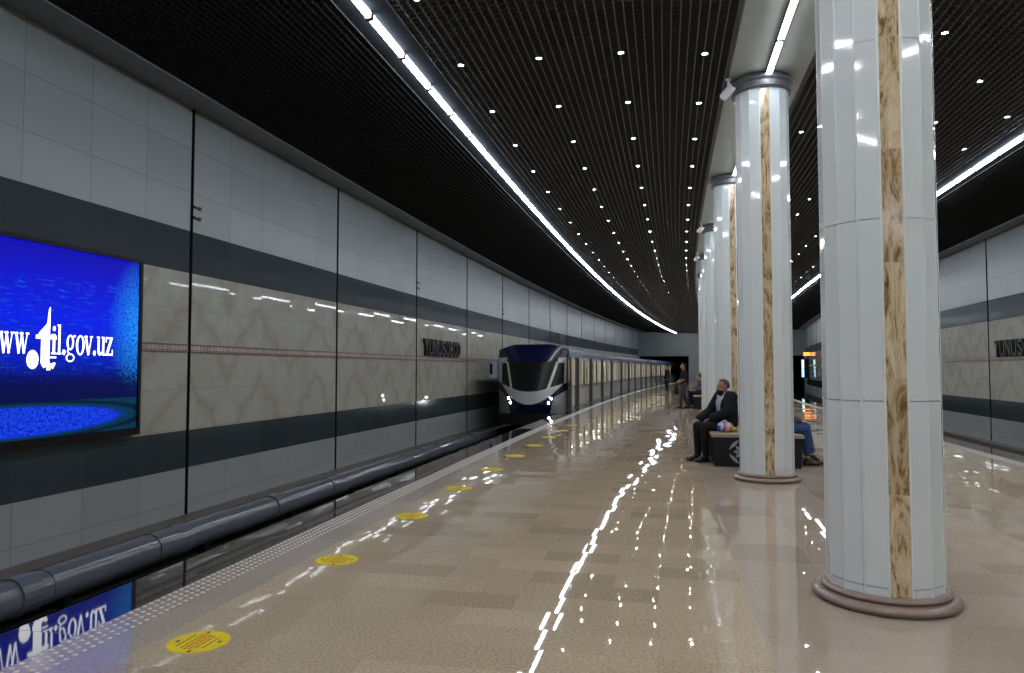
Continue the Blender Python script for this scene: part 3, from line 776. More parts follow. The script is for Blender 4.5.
for i in range(nx):
    for j in range(nz):
        x0 = -HW + 2 * HW * i / nx; x1 = x0 + 2 * HW / nx; xm = (x0 + x1) / 2
        def zz(x, j): return -.55 + (ztop(x) + .55) * j / nz
        zm = zz(xm, j + .5); r_ = region(xm, zm)
        if r_ in ('side_window', 'lower_panel'): r_ += '_left' if xm < 0 else '_right'
        b_ = bms.setdefault(r_, bmesh.new()); vc = grid_.setdefault(r_, {})
        off = .012 if 'window' in r_ or r_ == 'windscreen' else 0
        vs_ = []
        for (p, q) in ((i, j), (i + 1, j), (i + 1, j + 1), (i, j + 1)):
            if (p, q) not in vc:
                x = -HW + 2 * HW * p / nx; z = zz(x, q)
                vc[(p, q)] = b_.verts.new(F(front(x, z) + off, OT + x, z))
            vs_.append(vc[(p, q)])
        b_.faces.new(vs_)
matof = {'visor': 't_blue', 'windscreen': 't_glass', 'side_window_left': 't_glass', 'side_window_right': 't_glass', 'front_panel': 't_white', 'blue_band': 't_blue', 'lower_panel_left': 't_grey', 'lower_panel_right': 't_grey', 'skirt': 't_skirt'}
for r_, b_ in bms.items():
    o = obj(r_.replace('_left', '').replace('_right', ''), b_, M[matof[r_]], train, smooth=True, world=True)
    md = o.modifiers.new('thickness', 'SOLIDIFY'); md.thickness = .02; md.offset = 0
for x, z in ((-.79, .42), (-.71, .26), (.79, .42), (.71, .26)):
    s = front(x, z); b_ = bmesh.new()
    Mx = Matrix.Translation(F(s - .005, OT + x, z)) @ Matrix.Rotation(-heading(s), 4, 'Z') @ Matrix.Rotation(pi / 2, 4, 'X')
    lathe(b_, [(.075, -.03), (.075, .015), (.046, .02)], 16, Mx, 0, cap=False)
    lathe(b_, [(.046, .008), (.03, .018), (.001, .022)], 16, Mx, 1, cap=False)
    tag(obj('headlight', b_, [M['dark_metal'], M['t_head']], train, world=True), 'lit round headlight')
b_ = bmesh.new(); sbox(b_, SF - .10, SF + .12, OT - HW - .36, OT - HW - .08, 1.16, 1.82, 0); sbox(b_, SF - .115, SF - .10, OT - HW - .34, OT - HW - .24, 1.3, 1.7, 1)
sbox(b_, SF + .0, SF + .06, OT - HW - .1, OT - HW + .02, 1.45, 1.51, 0)
tag(obj('side_mirror', b_, [plain('lavender white mirror case', (.42, .42, .55), .4), M['black']], train, world=True), 'pale boxed mirror')
# wiper
b_ = bmesh.new()
for x in (-.25, .3):
    P0, P1 = F(front(x, .72) - .02, OT + x, .72), F(front(x + .22, 1.2) - .02, OT + x + .22, 1.2); cap(b_, P0, P1, .008, .006, n=6)
obj('wiper', b_, M['black'], train, world=True)
cars = [(SF, 43.05, [27.08, 28.95, 32.95, 36.95, 40.85]), (43.42, 62.1, [45.55, 49.5, 53.4, 57.3, 60.9]), (62.45, 81.1, [64.6, 68.5, 72.4, 76.3, 79.9]), (81.4, 95, [])]
ON, OF = OT + HW, OT - HW
for ci, (c0_, c1_, doors) in enumerate(cars):
    body = None
    b_ = bmesh.new()
    # near side: lower panels, dark line, sill and the strip above the windows
    ribbon(b_, [(ON - .06, -.55), (ON - .03, -.2), (ON, -.12), (ON, .74), (ON, .84), (ON, .86)], c0_, c1_, 1.0, [0, 1, 1, 2, 1])
    ribbon(b_, [(ON, 1.86), (ON, 1.97)], c0_, c1_, 1.0, [1])
    ribbon(b_, [(OF, -.55), (OF, 1.97)], c0_, c1_, 1.0, [1])
    for s in (c0_ + .01, c1_ - .01):
        if ci == 0 and s < SF + 1: continue
        f = b_.faces.new([b_.verts.new(F(s, o_, z)) for o_, z in ((OF, -.55), (ON, -.55), (ON, 1.97), (ON - .3, 2.3), (OF + .3, 2.3), (OF, 1.97))]); f.material_index = 1
    panes, dark = [], []
    edges = [c0_ + (.55 if ci == 0 else .25)] + doors[(1 if ci == 0 else 0):] + [c1_ - .25]
    def pillar(a, b): sbox(b_, a, b, ON - .05, ON, .86, 1.86, 3)
    for k, (a, b) in enumerate(zip(edges, edges[1:])):
        a += .5 if k > 0 or ci == 0 else 0
        b -= .5 if k < len(edges) - 2 else 0
        L = b - a
        if L < .2: continue
        if L < 1.6 or not doors:
            pillar(a, a + .12); pillar(b - .12, b); panes.append((a + .12, b - .12)); continue
        q = L / 2.9
        x = a
        for kind, w_ in (('p', .06), ('w', .98), ('p', .06), ('d', .70), ('p', .06), ('w', .98), ('p', .06)):
            w_ *= q
            if kind == 'p': pillar(x, x + w_)
            elif kind == 'w': panes.append((x, x + w_))
            else: dark.append((x, x + w_))
            x += w_
    body = obj('car_body', b_, [M['t_skirt'], M['t_grey'], M['t_blue'], M['t_cream']], train, world=True)
    for a, b in panes:
        q = bmesh.new(); sbox(q, a, b, ON - .03, ON - .022, .86, 1.86); obj('window_pane', q, M['t_pane'], body, world=True)
    for a, b in dark:
        q = bmesh.new(); sbox(q, a, b, ON - .03, ON - .015, .86, 1.86); tag(obj('window_pane', q, M['t_glass'], body, world=True), 'dark tinted pane')
    for d in doors:
        w_ = .42 if d < 28 else .5
        q = bmesh.new()
        sbox(q, d - w_, d + w_, ON - .02, ON + .012, .02, .84, 0); sbox(q, d - w_, d + w_, ON - .02, ON + .012, 1.86, 1.96, 0)
        for a, b in ((d - w_, d - w_ + .07), (d - .045, d + .045), (d + w_ - .07, d + w_)): sbox(q, a, b, ON - .02, ON + .012, .84, 1.86, 0)
        for a, b in ((d - w_ + .07, d - .045), (d + .045, d + w_ - .07)): sbox(q, a, b, ON - .015, ON - .005, .84, 1.86, 1)
        tag(obj('door', q, [M['black'], M['t_glass']], body, world=True), 'black sliding door')
    q = bmesh.new()
    rp = [(1.35, 1.96), (1.35, 2.10), (1.31, 2.18), (1.20, 2.25), (.85, 2.36), (.4, 2.42), (0, 2.43)]
    rp = rp + [(-x, z) for x, z in rp[-2::-1]]
    ribbon(q, [(OT + x, z) for x, z in rp], c0_ - (.0 if ci else .05), c1_, 1.0, [2, 0, 0, 0] + [1] * (len(rp) - 1 - 8) + [0, 0, 0, 2])
    tag(obj('roof', q, [M['t_roof_lit'], M['t_blue'], M['t_roof_lit']], body, world=True), 'blue rounded roof')
    q = bmesh.new()
    ribbon(q, [(ON - .08, .84), (ON - .08, .02), (OF + .08, .02), (OF + .08, 2.02), (ON - .08, 2.02), (ON - .08, 1.90)], c0_ + (1.0 if ci == 0 else .05), c1_ - .05, 1.5)
    for s in (c0_ + (1.0 if ci == 0 else .06), c1_ - .06):
        q.faces.new([q.verts.new(F(s, o_, z)) for o_, z in ((OF + .08, .02), (ON - .08, .02), (ON - .08, 2.02), (OF + .08, 2.02))])
    obj('interior_lining', q, M['t_cream'], body, world=True)
    if ci == 3: continue
    q = bmesh.new(); sbox(q, c0_ + 1.2, c1_ - .2, OT + .45, OT + .75, 1.97, 2.01, n=6); obj('ceiling_lamp', q, M['t_lamp'], body, world=True)
for a, b in zip(cars, cars[1:]):
    q = bmesh.new(); sbox(q, a[1] - .02, b[0] + .02, OF + .25, ON - .2, -.5, 2.2, n=1); obj('gangway', q, M['t_skirt'], train, world=True)
for sb_ in (30, 41, 46.5, 58.5, 65.5, 77.5):
    for o_ in (-5.84, -4.32):
        q = bmesh.new()
        for ds in (-.95, .95):
            Mx = Matrix.Translation(F(sb_ + ds, o_, -.93)) @ Matrix.Rotation(-heading(sb_), 4, 'Z') @ Matrix.Rotation(pi / 2, 4, 'Y')
            lathe(q, [(.43, -.06), (.45, .02), (.45, .06)], 24, Mx)
        sbox(q, sb_ - 1.5, sb_ + 1.5, o_ - .05, o_ + .05, -1.0, -.75)
        obj('bogie', q, M['t_skirt'], train, world=True)
# ================================================================== BENCHES
M['bench'] = plain('charcoal bench stone', (.030, .032, .036), .9, spec=0, scale=30, var=.2)
M['bench_top'] = plain('cream bench top', (.33, .28, .21), .5)
M['ornament'] = plain('pale carved ornament', (.34, .36, .38), .4)
def rosette(bm, P, U, V, Nn, r):
    """raised flower of petals inside a ring of crescents, on the plane P + U,V"""
    def face(pts):
        lo = [bm.verts.new(P + U * x * r + V * y * r) for x, y in pts]; hi = [bm.verts.new(P + U * x * r + V * y * r + Nn * .008) for x, y in pts]
        bm.faces.new(hi); n = len(pts)
        for i in range(n): bm.faces.new((lo[i], lo[(i + 1) % n], hi[(i + 1) % n], hi[i]))
    for k in range(8):
        a = 2 * pi * k / 8
        pts = []
        for i in range(7): t = i / 6; pts.append((.16 + .5 * t, .13 * sin(pi * t)))
        for i in range(1, 6): t = 1 - i / 6; pts.append((.16 + .5 * t, -.13 * sin(pi * t)))
        face([(x * cos(a) - y * sin(a), x * sin(a) + y * cos(a)) for x, y in pts])
    for k in range(4):
        a0 = pi / 4 + k * pi / 2; n = 10; out, inn = [], []
        for i in range(n + 1):
            t = -0.62 + 1.24 * i / n; out.append((cos(a0 + t), sin(a0 + t)))
            q = .98 - .26 * cos(t / .62 * pi / 2); inn.append((q * cos(a0 + t), q * sin(a0 + t)))
        face(out + inn[::-1][1:-1])
def bench(s0, s1, o0, o1, label):
    t = empty('bench', F((s0 + s1) / 2, (o0 + o1) / 2, 0)); tag(t, label, 'bench', 'platform benches')
    b_ = bmesh.new()
    n = 3; rings = []
    for i in range(n + 1):
        s = s0 + (s1 - s0) * i / n; e = .0
        rings.append([b_.verts.new(F(s + (.05 if i == 0 else -.05 if i == n else 0) * (1 if z < .1 else 0), o, z)) for o, z in ((o0 + .02, .0), (o1 - .02, .0), (o1, .455), (o0, .455))])
    for a, b in zip(rings, rings[1:]):
        for j in range(4): b_.faces.new((a[j], a[(j + 1) % 4], b[(j + 1) % 4], b[j]))
    b_.faces.new(rings[0][::-1]); b_.faces.new(rings[-1])
    obj('body', b_, M['bench'], t, world=True)
    b_ = bmesh.new(); sbox(b_, s0 - .02, s1 + .02, o0 - .02, o1 + .02, .455, .50, n=3); obj('seat', b_, M['bench_top'], t, world=True)
    h = heading(s0); U = Vector((cos(h), -sin(h), 0)); S = Vector((sin(h), cos(h), 0)); Z = Vector((0, 0, 1))
    for o_ in (o0 + .42, o1 - .42):
        b_ = bmesh.new(); rosette(b_, F(s0 + .028, o_, .235) - S * .004, U, (Z - S * .11).normalized(), -S, .185); obj('carved_rosette', b_, M['ornament'], t, world=True)
    for side, o_, sg in ((1, o1, -1),):
        for s in (s0 + .4, (s0 + s1) / 2, s1 - .4):
            b_ = bmesh.new(); rosette(b_, F(s, o_ + sg * .009 + side * .006, .235), S, (Z + U * side * .12).normalized(), U * side, .185); obj('carved_rosette', b_, M['ornament'], t, world=True)
    return t
bench(11.62, 14.0, .78, 2.08, 'charcoal bench with pale carved rosettes under the seated man, behind the second column')
bench(28.0, 30.4, .82, 2.08, 'small far bench beside the standing man, near the distant columns')
# ================================================================== PEOPLE
def meshify(bm, voxel, smooth=4, fac=.5):
    bmesh.ops.recalc_face_normals(bm, faces=bm.faces)
    me = bpy.data.meshes.new('tmp'); bm.to_mesh(me); bm.free()
    o = bpy.data.objects.new('tmp', me); col.objects.link(o)
    r_ = o.modifiers.new('r', 'REMESH'); r_.mode = 'VOXEL'; r_.voxel_size = voxel
    s_ = o.modifiers.new('s', 'SMOOTH'); s_.iterations = smooth; s_.factor = fac
    dg = bpy.context.evaluated_depsgraph_get()
    res = bpy.data.meshes.new_from_object(o.evaluated_get(dg))
    bpy.data.objects.remove(o); bpy.data.meshes.remove(me)
    return res
def part(name, me, mat, parent, solid=0.0):
    me.materials.clear()
    for m in (mat if isinstance(mat, (list, tuple)) else [mat]): me.materials.append(m)
    o = link(name, me, parent, True)
    if solid: md = o.modifiers.new('thickness', 'SOLIDIFY'); md.thickness = solid; md.offset = 1
    return o
def bm_to_mesh(bm):
    bmesh.ops.recalc_face_normals(bm, faces=bm.faces); me = bpy.data.meshes.new('p'); bm.to_mesh(me); bm.free(); return me
V = Vector
def hand(bm, wr, d, nrm, side, k=1.0, curl=.5):
    """palm with four fingers of unequal length and a thumb from the side of the palm; side = +1 right, -1 left"""
    d = V(d).normalized(); nrm = V(nrm); nrm = (nrm - d * nrm.dot(d)).normalized(); t = d.cross(nrm) * 1.0   # across the palm
    t = t * side
    wr = V(wr)
    kn = wr + d * .085 * k
    cap(bm, wr + d * .012 * k, kn, .026 * k, .030 * k, 1.35, .52, side=t, n=12)
    for i, (off, L) in enumerate(((.031, .070), (.0105, .080), (-.0105, .074), (-.031, .058))):
        p0 = kn + t * off * k + d * .006 * k; d1 = (d + nrm * curl * .6).normalized(); d2 = (d + nrm * curl * 1.7).normalized()
        p1 = p0 + d1 * L * .5 * k; p2 = p1 + d2 * L * .32 * k; d3 = (d + nrm * curl * 3.2).normalized(); p3 = p2 + d3 * L * .22 * k
        cap(bm, p0 - d * .02 * k, p1, .0098 * k, .0088 * k, n=8); cap(bm, p1, p2, .0088 * k, .008 * k, n=8); cap(bm, p2, p3, .008 * k, .0068 * k, n=8)
    b0 = wr + d * .022 * k + t * .030 * k; dd = (d * .75 + t * .6 + nrm * .35).normalized(); b1 = b0 + dd * .042 * k; b2 = b1 + (d * .9 + t * .2 + nrm * .4).normalized() * .032 * k
    cap(bm, b0, b1, .014 * k, .011 * k, n=8); cap(bm, b1, b2, .0105 * k, .008 * k, n=8)
def person(loc, yaw, J, st, label, group=None):
    t = empty('person', loc, yaw); tag(t, label, 'person', group)
    g = {k: V(v) for k, v in J.items() if isinstance(v, tuple)}
    vox = st.get('vox', .008)
    HM = Matrix.Rotation(J.get('hyaw', 0), 3, 'Z') @ Matrix.Rotation(J.get('hpitch', 0), 3, 'X')
    hc = g['hed']; hp = lambda x, y, z: hc + HM @ V((x, y, z))
    b = bmesh.new()
    def torso(b, e, e2=0.0):
        k = J.get('bulk', 0); e += k
        cap(b, g['pel'], g['mid'], .122 + e, .118 + e, 1.28, .90); cap(b, g['mid'], g['che'], .118 + e, .128 + e, 1.22, .88)
        up = (g['shL'] + g['shR']) / 2
        cap(b, g['che'], up + V((0, 0, -.03)), .125 + e, .075 + e, 1.25, .82)
        cap(b, g['shL'] * .8 + up * .2, g['shR'] * .8 + up * .2, .062 + e * .6, .062 + e * .6, n=12)
    def arm(b, S, e, to=1.0, cuff=0.0):
        e += J.get('bulk', 0) * .4
        cap(b, g['sh' + S], g['el' + S], .056 + e, .044 + e); w = g['el' + S].lerp(g['wr' + S], to); cap(b, g['el' + S], w, .043 + e, .043 + (.029 - .043) * to + e + cuff)
    def leg(b, S, e, to=1.0, ankle=None):
        cap(b, g['hip' + S], g['kn' + S], .084 + e, .058 + e); w = g['kn' + S].lerp(g['an' + S], to); mid = g['kn' + S].lerp(g['an' + S], .3 * to)
        cap(b, g['kn' + S], mid, .056 + e, .054 + e); cap(b, mid, w, .054 + e, ankle if ankle else .036 + e)
    def foot(b, S, e):
        a, q = g['an' + S], g['toe' + S]; d = q - a; d.z = 0; d.normalize()
        heel = V((a.x, a.y, q.z + .004)) - d * .035
        cap(b, a, heel, .038 + e, .036 + e, n=10); cap(b, heel, q - d * .06, .036 + e, .038 + e, 1.05, .9, side=d.cross(V((0, 0, 1))), n=10); cap(b, q - d * .06, q, .038 + e, .026 + e, 1.15, .8, side=d.cross(V((0, 0, 1))), n=10); cap(b, a, q - d * .05, .036 + e, .026 + e, n=10)
    torso(b, 0)
    for S in 'LR':
        arm(b, S, 0); leg(b, S, 0); foot(b, S, 0)
        hand(b, g['wr' + S], J['hd' + S], J['hn' + S], 1 if S == 'R' else -1, curl=J.get('curl' + S, .45))
    cap(b, (g['shL'] + g['shR']) / 2 + V((0, -.005, -.02)), hp(0, -.018, -.06), .060, .052)
    ell(b, hp(0, -.012, .035), (.074, .094, .092), HM); ell(b, hp(0, .022, -.03), (.060, .070, .082), HM); ell(b, hp(0, .058, -.092), (.032, .030, .024), HM)
    ell(b, hp(-.03, .062, -.028), (.024, .024, .024), HM); ell(b, hp(.03, .062, -.028), (.024, .024, .024), HM)
    cap(b, hp(0, .088, .018), hp(0, .107, -.018), .008, .014, n=8); cap(b, hp(-.012, .094, -.022), hp(.012, .094, -.022), .010, .010, n=8)
    cap(b, hp(-.035, .080, .034), hp(.035, .080, .034), .011, .011, n=8)
    cap(b, hp(-.02, .084, -.055), hp(.02, .084, -.055), .008, .008, n=8); cap(b, hp(-.016, .083, -.067), hp(.016, .083, -.067), .009, .009, n=8)
    for sx in (-1, 1): ell(b, hp(.075 * sx, -.004, -.008), (.012, .022, .034), HM)
    part('body', meshify(b, min(vox, .0065), 3), st['skin'], t)
    for sx in (-1, 1):
        q = bmesh.new(); ell(q, hp(.031 * sx, .080, .012), (.012, .0085, .006), HM, 0, 12, 8); ell(q, hp(.031 * sx, .0868, .012), (.0058, .003, .0055), HM, 1, 10, 6)
        part('eye', bm_to_mesh(q), [M['eye_white'], M['black']], t)
        q = bmesh.new(); cap(q, hp(.016 * sx, .093, .032), hp(.046 * sx, .084, .034), .0045, .0035, n=6); part('eyebrow', bm_to_mesh(q), st['hair'], t)
    # hair
    if st.get('hairkind') != 'none':
        q = bmesh.new(); vs_ = ell(q, (0, 0, 0), (.080, .100, .098), None, 0, 40, 28)
        lowz = st.get('hairlow', -.05)
        dead = [v for v in q.verts if (v.co.y > .035 and v.co.z < .062) or (v.co.y > .0 and v.co.z < .015) or v.co.z < lowz]
        bmesh.ops.delete(q, geom=dead, context='VERTS')
        for v in q.verts: v.co += v.co.normalized() * random.uniform(-.0015, .0035)
        q.transform(Matrix.Translation(hp(0, -.012, .035)) @ HM.to_4x4())
        part('hair', bm_to_mesh(q), st['hair'], t, .008)
    if 'scarf' in st:
        q = bmesh.new(); ell(q, hp(0, -.018, .03), (.088, .108, .108), HM); cap(q, hp(0, -.03, -.04), (g['shL'] + g['shR']) / 2 + V((0, -.0, .03)), .085, .10, 1.1, .9)
        me = meshify(q, .01, 4); q = bmesh.new(); q.from_mesh(me)
        inv = HM.transposed(); dead = [v for v in q.verts if (inv @ (v.co - hc)).y > .055 and -.11 < (inv @ (v.co - hc)).z < .07 and abs((inv @ (v.co - hc)).x) < .062]
        bmesh.ops.delete(q, geom=dead, context='VERTS'); part('head_scarf', bm_to_mesh(q), st['scarf'], t, .005)
    if 'mask' in st:
        q = bmesh.new(); ell(q, (0, 0, 0), (.066, .082, .078), None, 0, 36, 26)
        dead = [v for v in q.verts if v.co.y < -.01 or v.co.z > .028 - .02 * abs(v.co.x) / .07]
        bmesh.ops.delete(q, geom=dead, context='VERTS'); q.transform(Matrix.Translation(hp(0, .024, -.058)) @ HM.to_4x4())
        part('face_mask', bm_to_mesh(q), st['mask'], t, .004)
    # clothes
    def cloth(name, build, mat, vox_=None, cut=None, solid=.0):
        q = bmesh.new(); build(q); me = meshify(q, vox_ or max(vox, .010), 3)
        if cut:
            q = bmesh.new(); q.from_mesh(me); bmesh.ops.delete(q, geom=[v for v in q.verts if cut(v.co)], context='VERTS')
            bpy.data.meshes.remove(me); me = bm_to_mesh(q)
        return part(name, me, mat, t, solid)
    up = (g['shL'] + g['shR']) / 2
    def shirt_(q):
        torso(q, .012); cap(q, up + V((0, -.005, -.02)), up + V((0, .0, .035)), .078, .062)
        for S in 'LR':
            if 'jacket' not in st: arm(q, S, .013, st.get('sleeve', .97), .006)
    cloth('shirt', shirt_, st['shirt'], cut=lambda c: c.z > up.z + .085)
    def trous(q):
        cap(q, g['pel'] + V((0, 0, .05)), g['pel'] + V((0, 0, -.03)), .132, .13, 1.28, .9)
        for S in 'LR': leg(q, S, .014, st.get('hem', .94), .058)
    cloth('trousers', trous, st['trousers'])
    if 'jacket' in st:
        def jk(q):
            torso(q, .028)
            cap(q, up + V((0, -.02, -.02)), up + V((0, -.015, .02)), .08, .068)
            cap(q, g['pel'] + V((0, 0, .08)), g['pel'] + V((0, -.01, st.get('hemdrop', -.02))), .158, .165, 1.22, .9)
            for S in 'LR': arm(q, S, .024, .95, .012)
        fy = g['che'].y
        zb = g['pel'].z - .06; zt = up.z + .02
        def cutter(c):
            if c.z > up.z + .105: return True
            yy = g['pel'].y + (g['che'].y - g['pel'].y) * min(1, max(0, (c.z - g['pel'].z) / (g['che'].z - g['pel'].z)))
            return c.y > yy + .02 and abs(c.x) < .012 + .085 * min(1, max(0, (c.z - zb) / (zt - zb))) * st.get('open', 1) and c.y < yy + .21
        cloth('jacket', jk, st['jacket'], cut=cutter, solid=.007)
    for S in 'LR':
        q = bmesh.new(); foot(q, S, .009); part('shoe', meshify(q, .008, 3), st['shoes'], t)
    return t
M['eye_white'] = plain('eye white', (.45, .42, .38), .3)
def skin(n, c): return plain(n, c, .5, var=.08, scale=20)
M['skin_a'] = skin('tan skin', (.32, .16, .095)); M['skin_b'] = skin('light tan skin', (.42, .24, .16))
def fab(n, c, var=.2): return plain(n, c, .85, spec=.2, var=var, scale=14)
M['suit'] = fab('black navy suit cloth', (.010, .012, .018)); M['suit_t'] = fab('black trouser cloth', (.011, .012, .014))
M['shirt_blue'] = fab('pale blue shirt', (.42, .48, .62), .08); M['grey_hair'] = fab('short greying hair', (.075, .070, .068), .4); M['dark_hair'] = fab('black hair', (.012, .010, .009), .3)
M['mask_black'] = fab('black face mask', (.008, .008, .009)); M['shoe_black'] = plain('black shoe leather', (.010, .009, .009), .35)
M['tee'] = fab('black t-shirt', (.012, .013, .016)); M['grey_trs'] = fab('dark grey trousers', (.055, .056, .060)); M['jeans'] = fab('blue denim', (.032, .075, .20), .3)
M['navy'] = fab('dark navy cloth', (.014, .018, .042)); M['grey_top'] = fab('grey brown top', (.12, .11, .11)); M['maroon'] = fab('dark red top', (.11, .045, .045)); M['white_scarf'] = fab('white head scarf', (.55, .53, .50), .06)
def plaid():
    m, nt, b = new_mat('grey white plaid'); pos = N(nt, 'ShaderNodeTexCoord').outputs['Object']; sp = N(nt, 'ShaderNodeSeparateXYZ'); nt.links.new(pos, sp.inputs[0])
    def bars(v, f, w_): return MA(nt, 'LESS_THAN', MA(nt, 'FRACT', MA(nt, 'MULTIPLY', v, f)), w_)
    sxy = MA(nt, 'ADD', sp.outputs[0], MA(nt, 'MULTIPLY', sp.outputs[1], 1.0))
    k = MA(nt, 'ADD', MA(nt, 'MULTIPLY', bars(sxy, 11, .4), .5), MA(nt, 'MULTIPLY', bars(sp.outputs[2], 11, .4), .5))
    put(nt, b.inputs['Base Color'], MIX(nt, k, (.45, .44, .44), (.07, .07, .08))); b.inputs['Roughness'].default_value = .85
    return m
M['plaid'] = plaid()
SEAT = dict(pel=(0, 0, .605), mid=(0, -.015, .76), che=(0, -.005, .93), shL=(-.185, .0, 1.055), shR=(.185, .0, 1.055), hed=(0, .045, 1.235),
            hipL=(-.09, .03, .59), hipR=(.09, .03, .59), knL=(-.12, .45, .565), knR=(.13, .45, .565), anL=(-.11, .42, .10), anR=(.12, .44, .10), toeL=(-.12, .60, .034), toeR=(.14, .62, .034),
            elL=(-.25, .10, .80), elR=(.25, .10, .80), wrL=(-.12, .30, .69), wrR=(.14, .33, .69), hdL=(.35, 1, -.25), hdR=(-.1, 1, -.25), hnL=(0, -.2, -1), hnR=(0, -.2, -1))
def jj(base, **kw): d = dict(base); d.update(kw); return d
h = heading(12.45)
person(F(12.42, 1.03, 0), pi / 2 - h + .42, jj(SEAT, bulk=.03, hed=(0, .05, 1.195), shL=(-.20, 0, 1.045), shR=(.20, 0, 1.045), hyaw=.05, elR=(.27, .13, .80), wrR=(.16, .38, .675), wrL=(-.07, .27, .70)),
       dict(skin=M['skin_a'], hair=M['grey_hair'], shirt=M['shirt_blue'], trousers=M['suit_t'], jacket=M['suit'], shoes=M['shoe_black'], mask=M['mask_black'], vox=.0075, hemdrop=-.03, open=1.25),
       'man in black suit, pale blue shirt and black mask sitting on the near bench')
# bag of shopping beside him
b_ = bmesh.new()
for c, r_ in (((0, 0, .075), (.13, .09, .075)), ((.06, .01, .09), (.07, .07, .07)), ((-.07, 0, .08), (.06, .06, .07)), ((.11, 0, .045), (.09, .05, .045)), ((-.02, .02, .13), (.05, .04, .05))): ell(b_, V(c), r_)
me = meshify(b_, .009, 2)
bagt = empty('shopping_bag', F(11.98, .98, .5), -heading(12) + .2); tag(bagt, 'colourful pink, blue and yellow plastic shopping bag on the bench beside the suited man', 'bag')
def bagmat():
    m, nt, b = new_mat('printed plastic'); pos = N(nt, 'ShaderNodeTexCoord').outputs['Object']; sp = N(nt, 'ShaderNodeSeparateXYZ'); nt.links.new(pos, sp.inputs[0])
    n_ = noise(nt, pos, 9, 2); v = MA(nt, 'ADD', MA(nt, 'MULTIPLY', sp.outputs[0], 3.0), MA(nt, 'MULTIPLY_ADD', n_, .55, .22))
    c = N(nt, 'ShaderNodeValToRGB'); nt.links.new(v, c.inputs[0]); e = c.color_ramp; e.interpolation = 'CONSTANT'
    for p_, q in ((0, (.03, .05, .35)), (.22, (.45, .45, .6)), (.33, (.05, .05, .4)), (.42, (.70, .33, .30)), (.60, (.72, .45, .42)), (.72, (.30, .08, .06)), (.82, (.45, .40, .06))):
        el = e.elements[0] if p_ == 0 else e.elements.new(p_); el.position = p_; el.color = (*q, 1)
    while len(e.elements) > 7: e.elements.remove(e.elements[-1])
    nt.links.new(c.outputs[0], b.inputs['Base Color']); b.inputs['Roughness'].default_value = .3
    return m
part('bag_body', me, bagmat(), bagt)
b_ = bmesh.new()
for y in (-.02, .03):
    pts = [V((-.05 + .1 * i / 8, y, .14 + .05 * sin(pi * i / 8))) for i in range(9)]
    for p, q in zip(pts, pts[1:]): cap(b_, p, q, .006, .006, n=6)
part('handle', bm_to_mesh(b_), M['shirt_blue'], bagt)
h = heading(12.9)
person(F(12.95, 1.64, 0), -pi / 2 - h, jj(SEAT, mid=(0, -.06, .75), che=(0, -.12, .92), shL=(-.175, -.15, 1.04), shR=(.175, -.15, 1.04), hed=(0, -.08, 1.22), elR=(.24, -.32, .82), wrR=(.22, -.36, .59), hdR=(.1, -1, -.15), hnR=(0, .1, -1), elL=(-.26, -.02, .79)),
       dict(skin=M['skin_b'], hair=M['dark_hair'], shirt=M['plaid'], trousers=M['suit_t'], shoes=M['shoe_black'], scarf=M['white_scarf'], vox=.009),
       'person in grey plaid top behind the suited man, mostly hidden by second column')
person(F(12.12, 1.72, 0), -pi / 2 - heading(12.1), jj(SEAT, knL=(-.10, .50, .60), anL=(-.02, .58, .13), toeL=(-.05, .73, .034), anR=(.03, .50, .10), toeR=(.06, .66, .034), wrR=(.10, .38, .70)),
       dict(skin=M['skin_b'], hair=M['dark_hair'], shirt=M['grey_top'], trousers=M['jeans'], shoes=M['shoe_black'], vox=.009, hem=.80),
       'person in blue jeans sitting right of the second column, only legs showing')
STAND = dict(pel=(0, 0, .93), mid=(0, .0, 1.08), che=(0, .0, 1.26), shL=(-.185, -.01, 1.405), shR=(.185, -.01, 1.405), hed=(0, .02, 1.60),
             hipL=(-.09, 0, .90), hipR=(.09, 0, .90), knL=(-.10, .03, .50), knR=(.11, .03, .50), anL=(-.10, -.02, .10), anR=(.12, -.02, .10), toeL=(-.13, .14, .034), toeR=(.15, .14, .034),
             elL=(-.25, -.03, 1.13), elR=(.25, -.03, 1.13), wrL=(-.26, .06, .88), wrR=(.26, .06, .88), hdL=(0, .1, -1), hdR=(0, .1, -1), hnL=(1, .2, 0), hnR=(-1, .2, 0))
person(F(28.8, .45, 0), pi / 2 - heading(28.8) + .25, jj(STAND, knL=(-.10, .13, .50), anL=(-.10, .16, .10), toeL=(-.12, .33, .034), knR=(.11, -.02, .50), anR=(.12, -.18, .10), toeR=(.14, -.02, .034),
       elL=(-.25, -.03, 1.13), wrL=(-.14, .19, 1.02), hdL=(.4, 1, -.3), hnL=(.6, -.2, -1), curlL=1.0, elR=(.24, .0, 1.13), wrR=(.12, .20, 1.01), hdR=(-.4, 1, -.3), hnR=(-.6, -.2, -1), curlR=1.0),
       dict(skin=M['skin_a'], hair=M['dark_hair'], shirt=M['tee'], trousers=M['grey_trs'], shoes=M['shoe_black'], vox=.010, sleeve=.12),
       'man standing in a black t-shirt and dark grey trousers holding a dark bag')
h = heading(28.8)
tb = empty('shoulder_bag', F(28.8, .45, 0), pi / 2 - h + .25); tag(tb, 'dark bag held in front of the standing man in the black t-shirt', 'bag')
b_ = bmesh.new(); cap(b_, (-.06, .29, .64), (.08, .29, .64), .14, .13, 1, .55, side=(0, 0, 1)); cap(b_, (-.05, .29, .77), (.07, .29, .77), .10, .10, 1, .5, side=(0, 0, 1))
part('bag_body', meshify(b_, .012, 4), fab('dark bag leather', (.012, .012, .013)), tb)
b_ = bmesh.new()
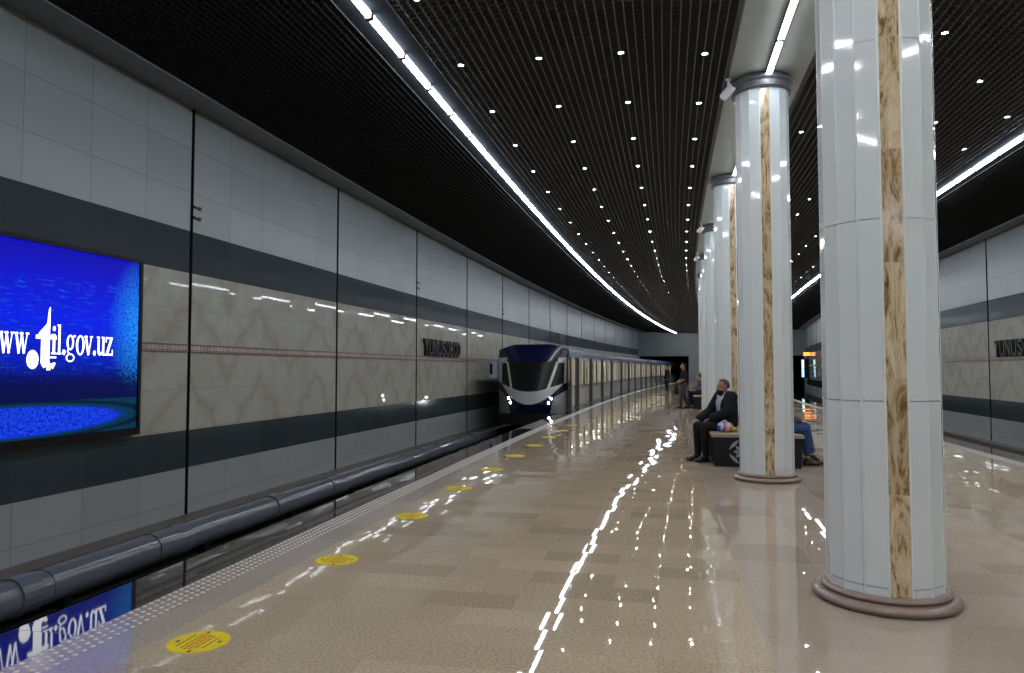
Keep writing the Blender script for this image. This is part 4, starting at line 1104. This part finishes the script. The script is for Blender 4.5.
for y in (.275, .305):
    pts = [V((-.08 + .18 * i / 10, y, .82 + .17 * sin(pi * i / 10))) for i in range(11)]
    for p, q in zip(pts, pts[1:]): cap(b_, p, q, .008, .008, n=6)
part('handle', bm_to_mesh(b_), M['black'], tb)
person(F(50.8, -1.26, 0), pi / 2 - heading(50.8) + .5, jj(STAND, anL=(-.08, .0, .10), toeL=(-.10, .16, .034)),
       dict(skin=M['skin_b'], hair=M['dark_hair'], shirt=M['tee'], trousers=M['suit_t'], jacket=M['suit'], shoes=M['shoe_black'], vox=.012, open=.3),
       'farthest person standing in dark clothes near the platform edge by the train')
person(F(29.3, 1.2, 0), pi / 2 - heading(28.8) + .3, jj(SEAT, mid=(0, .02, .75), che=(0, .08, .92), shL=(-.18, .11, 1.03), shR=(.18, .11, 1.03), hed=(0, .20, 1.18)),
       dict(skin=M['skin_b'], hair=M['dark_hair'], shirt=M['grey_top'], trousers=M['navy'], shoes=M['shoe_black'], vox=.011),
       'person in grey top and navy trousers leaning forward on the far bench')
person(F(30.05, 1.12, 0), pi / 2 - heading(29.6) + .1, jj(SEAT), dict(skin=M['skin_b'], hair=M['dark_hair'], shirt=M['maroon'], trousers=M['navy'], shoes=M['shoe_black'], scarf=M['white_scarf'], vox=.011),
       'person with pale head covering sitting behind the leaning person on the far bench')
# ================================================================== CAMERA, WORLD
cam = bpy.data.cameras.new('camera'); co = bpy.data.objects.new('camera', cam); col.objects.link(co)
cam.sensor_width = 36; cam.lens = 725.094 / 1024 * 36; cam.clip_start = .05; cam.clip_end = 400
co.location = (0, 0, H); co.rotation_euler = (pi / 2 + atan((369.04 - 336.5) / 725.094), 0, 0)
sc.camera = co
w = bpy.data.worlds.new('world'); sc.world = w; w.use_nodes = True
w.node_tree.nodes['Background'].inputs[0].default_value = (.5, .6, .7, 1); w.node_tree.nodes['Background'].inputs[1].default_value = .01
vs = sc.view_settings; vs.view_transform = 'Standard'; vs.look = 'None'; vs.gamma = 1; vs.use_curve_mapping = False; vs.exposure = 0.66
sc.display_settings.display_device = 'sRGB'
cy = sc.cycles
cy.use_denoising = True; cy.max_bounces = 8; cy.diffuse_bounces = 4; cy.glossy_bounces = 5; cy.sample_clamp_indirect = 6; cy.use_light_tree = True
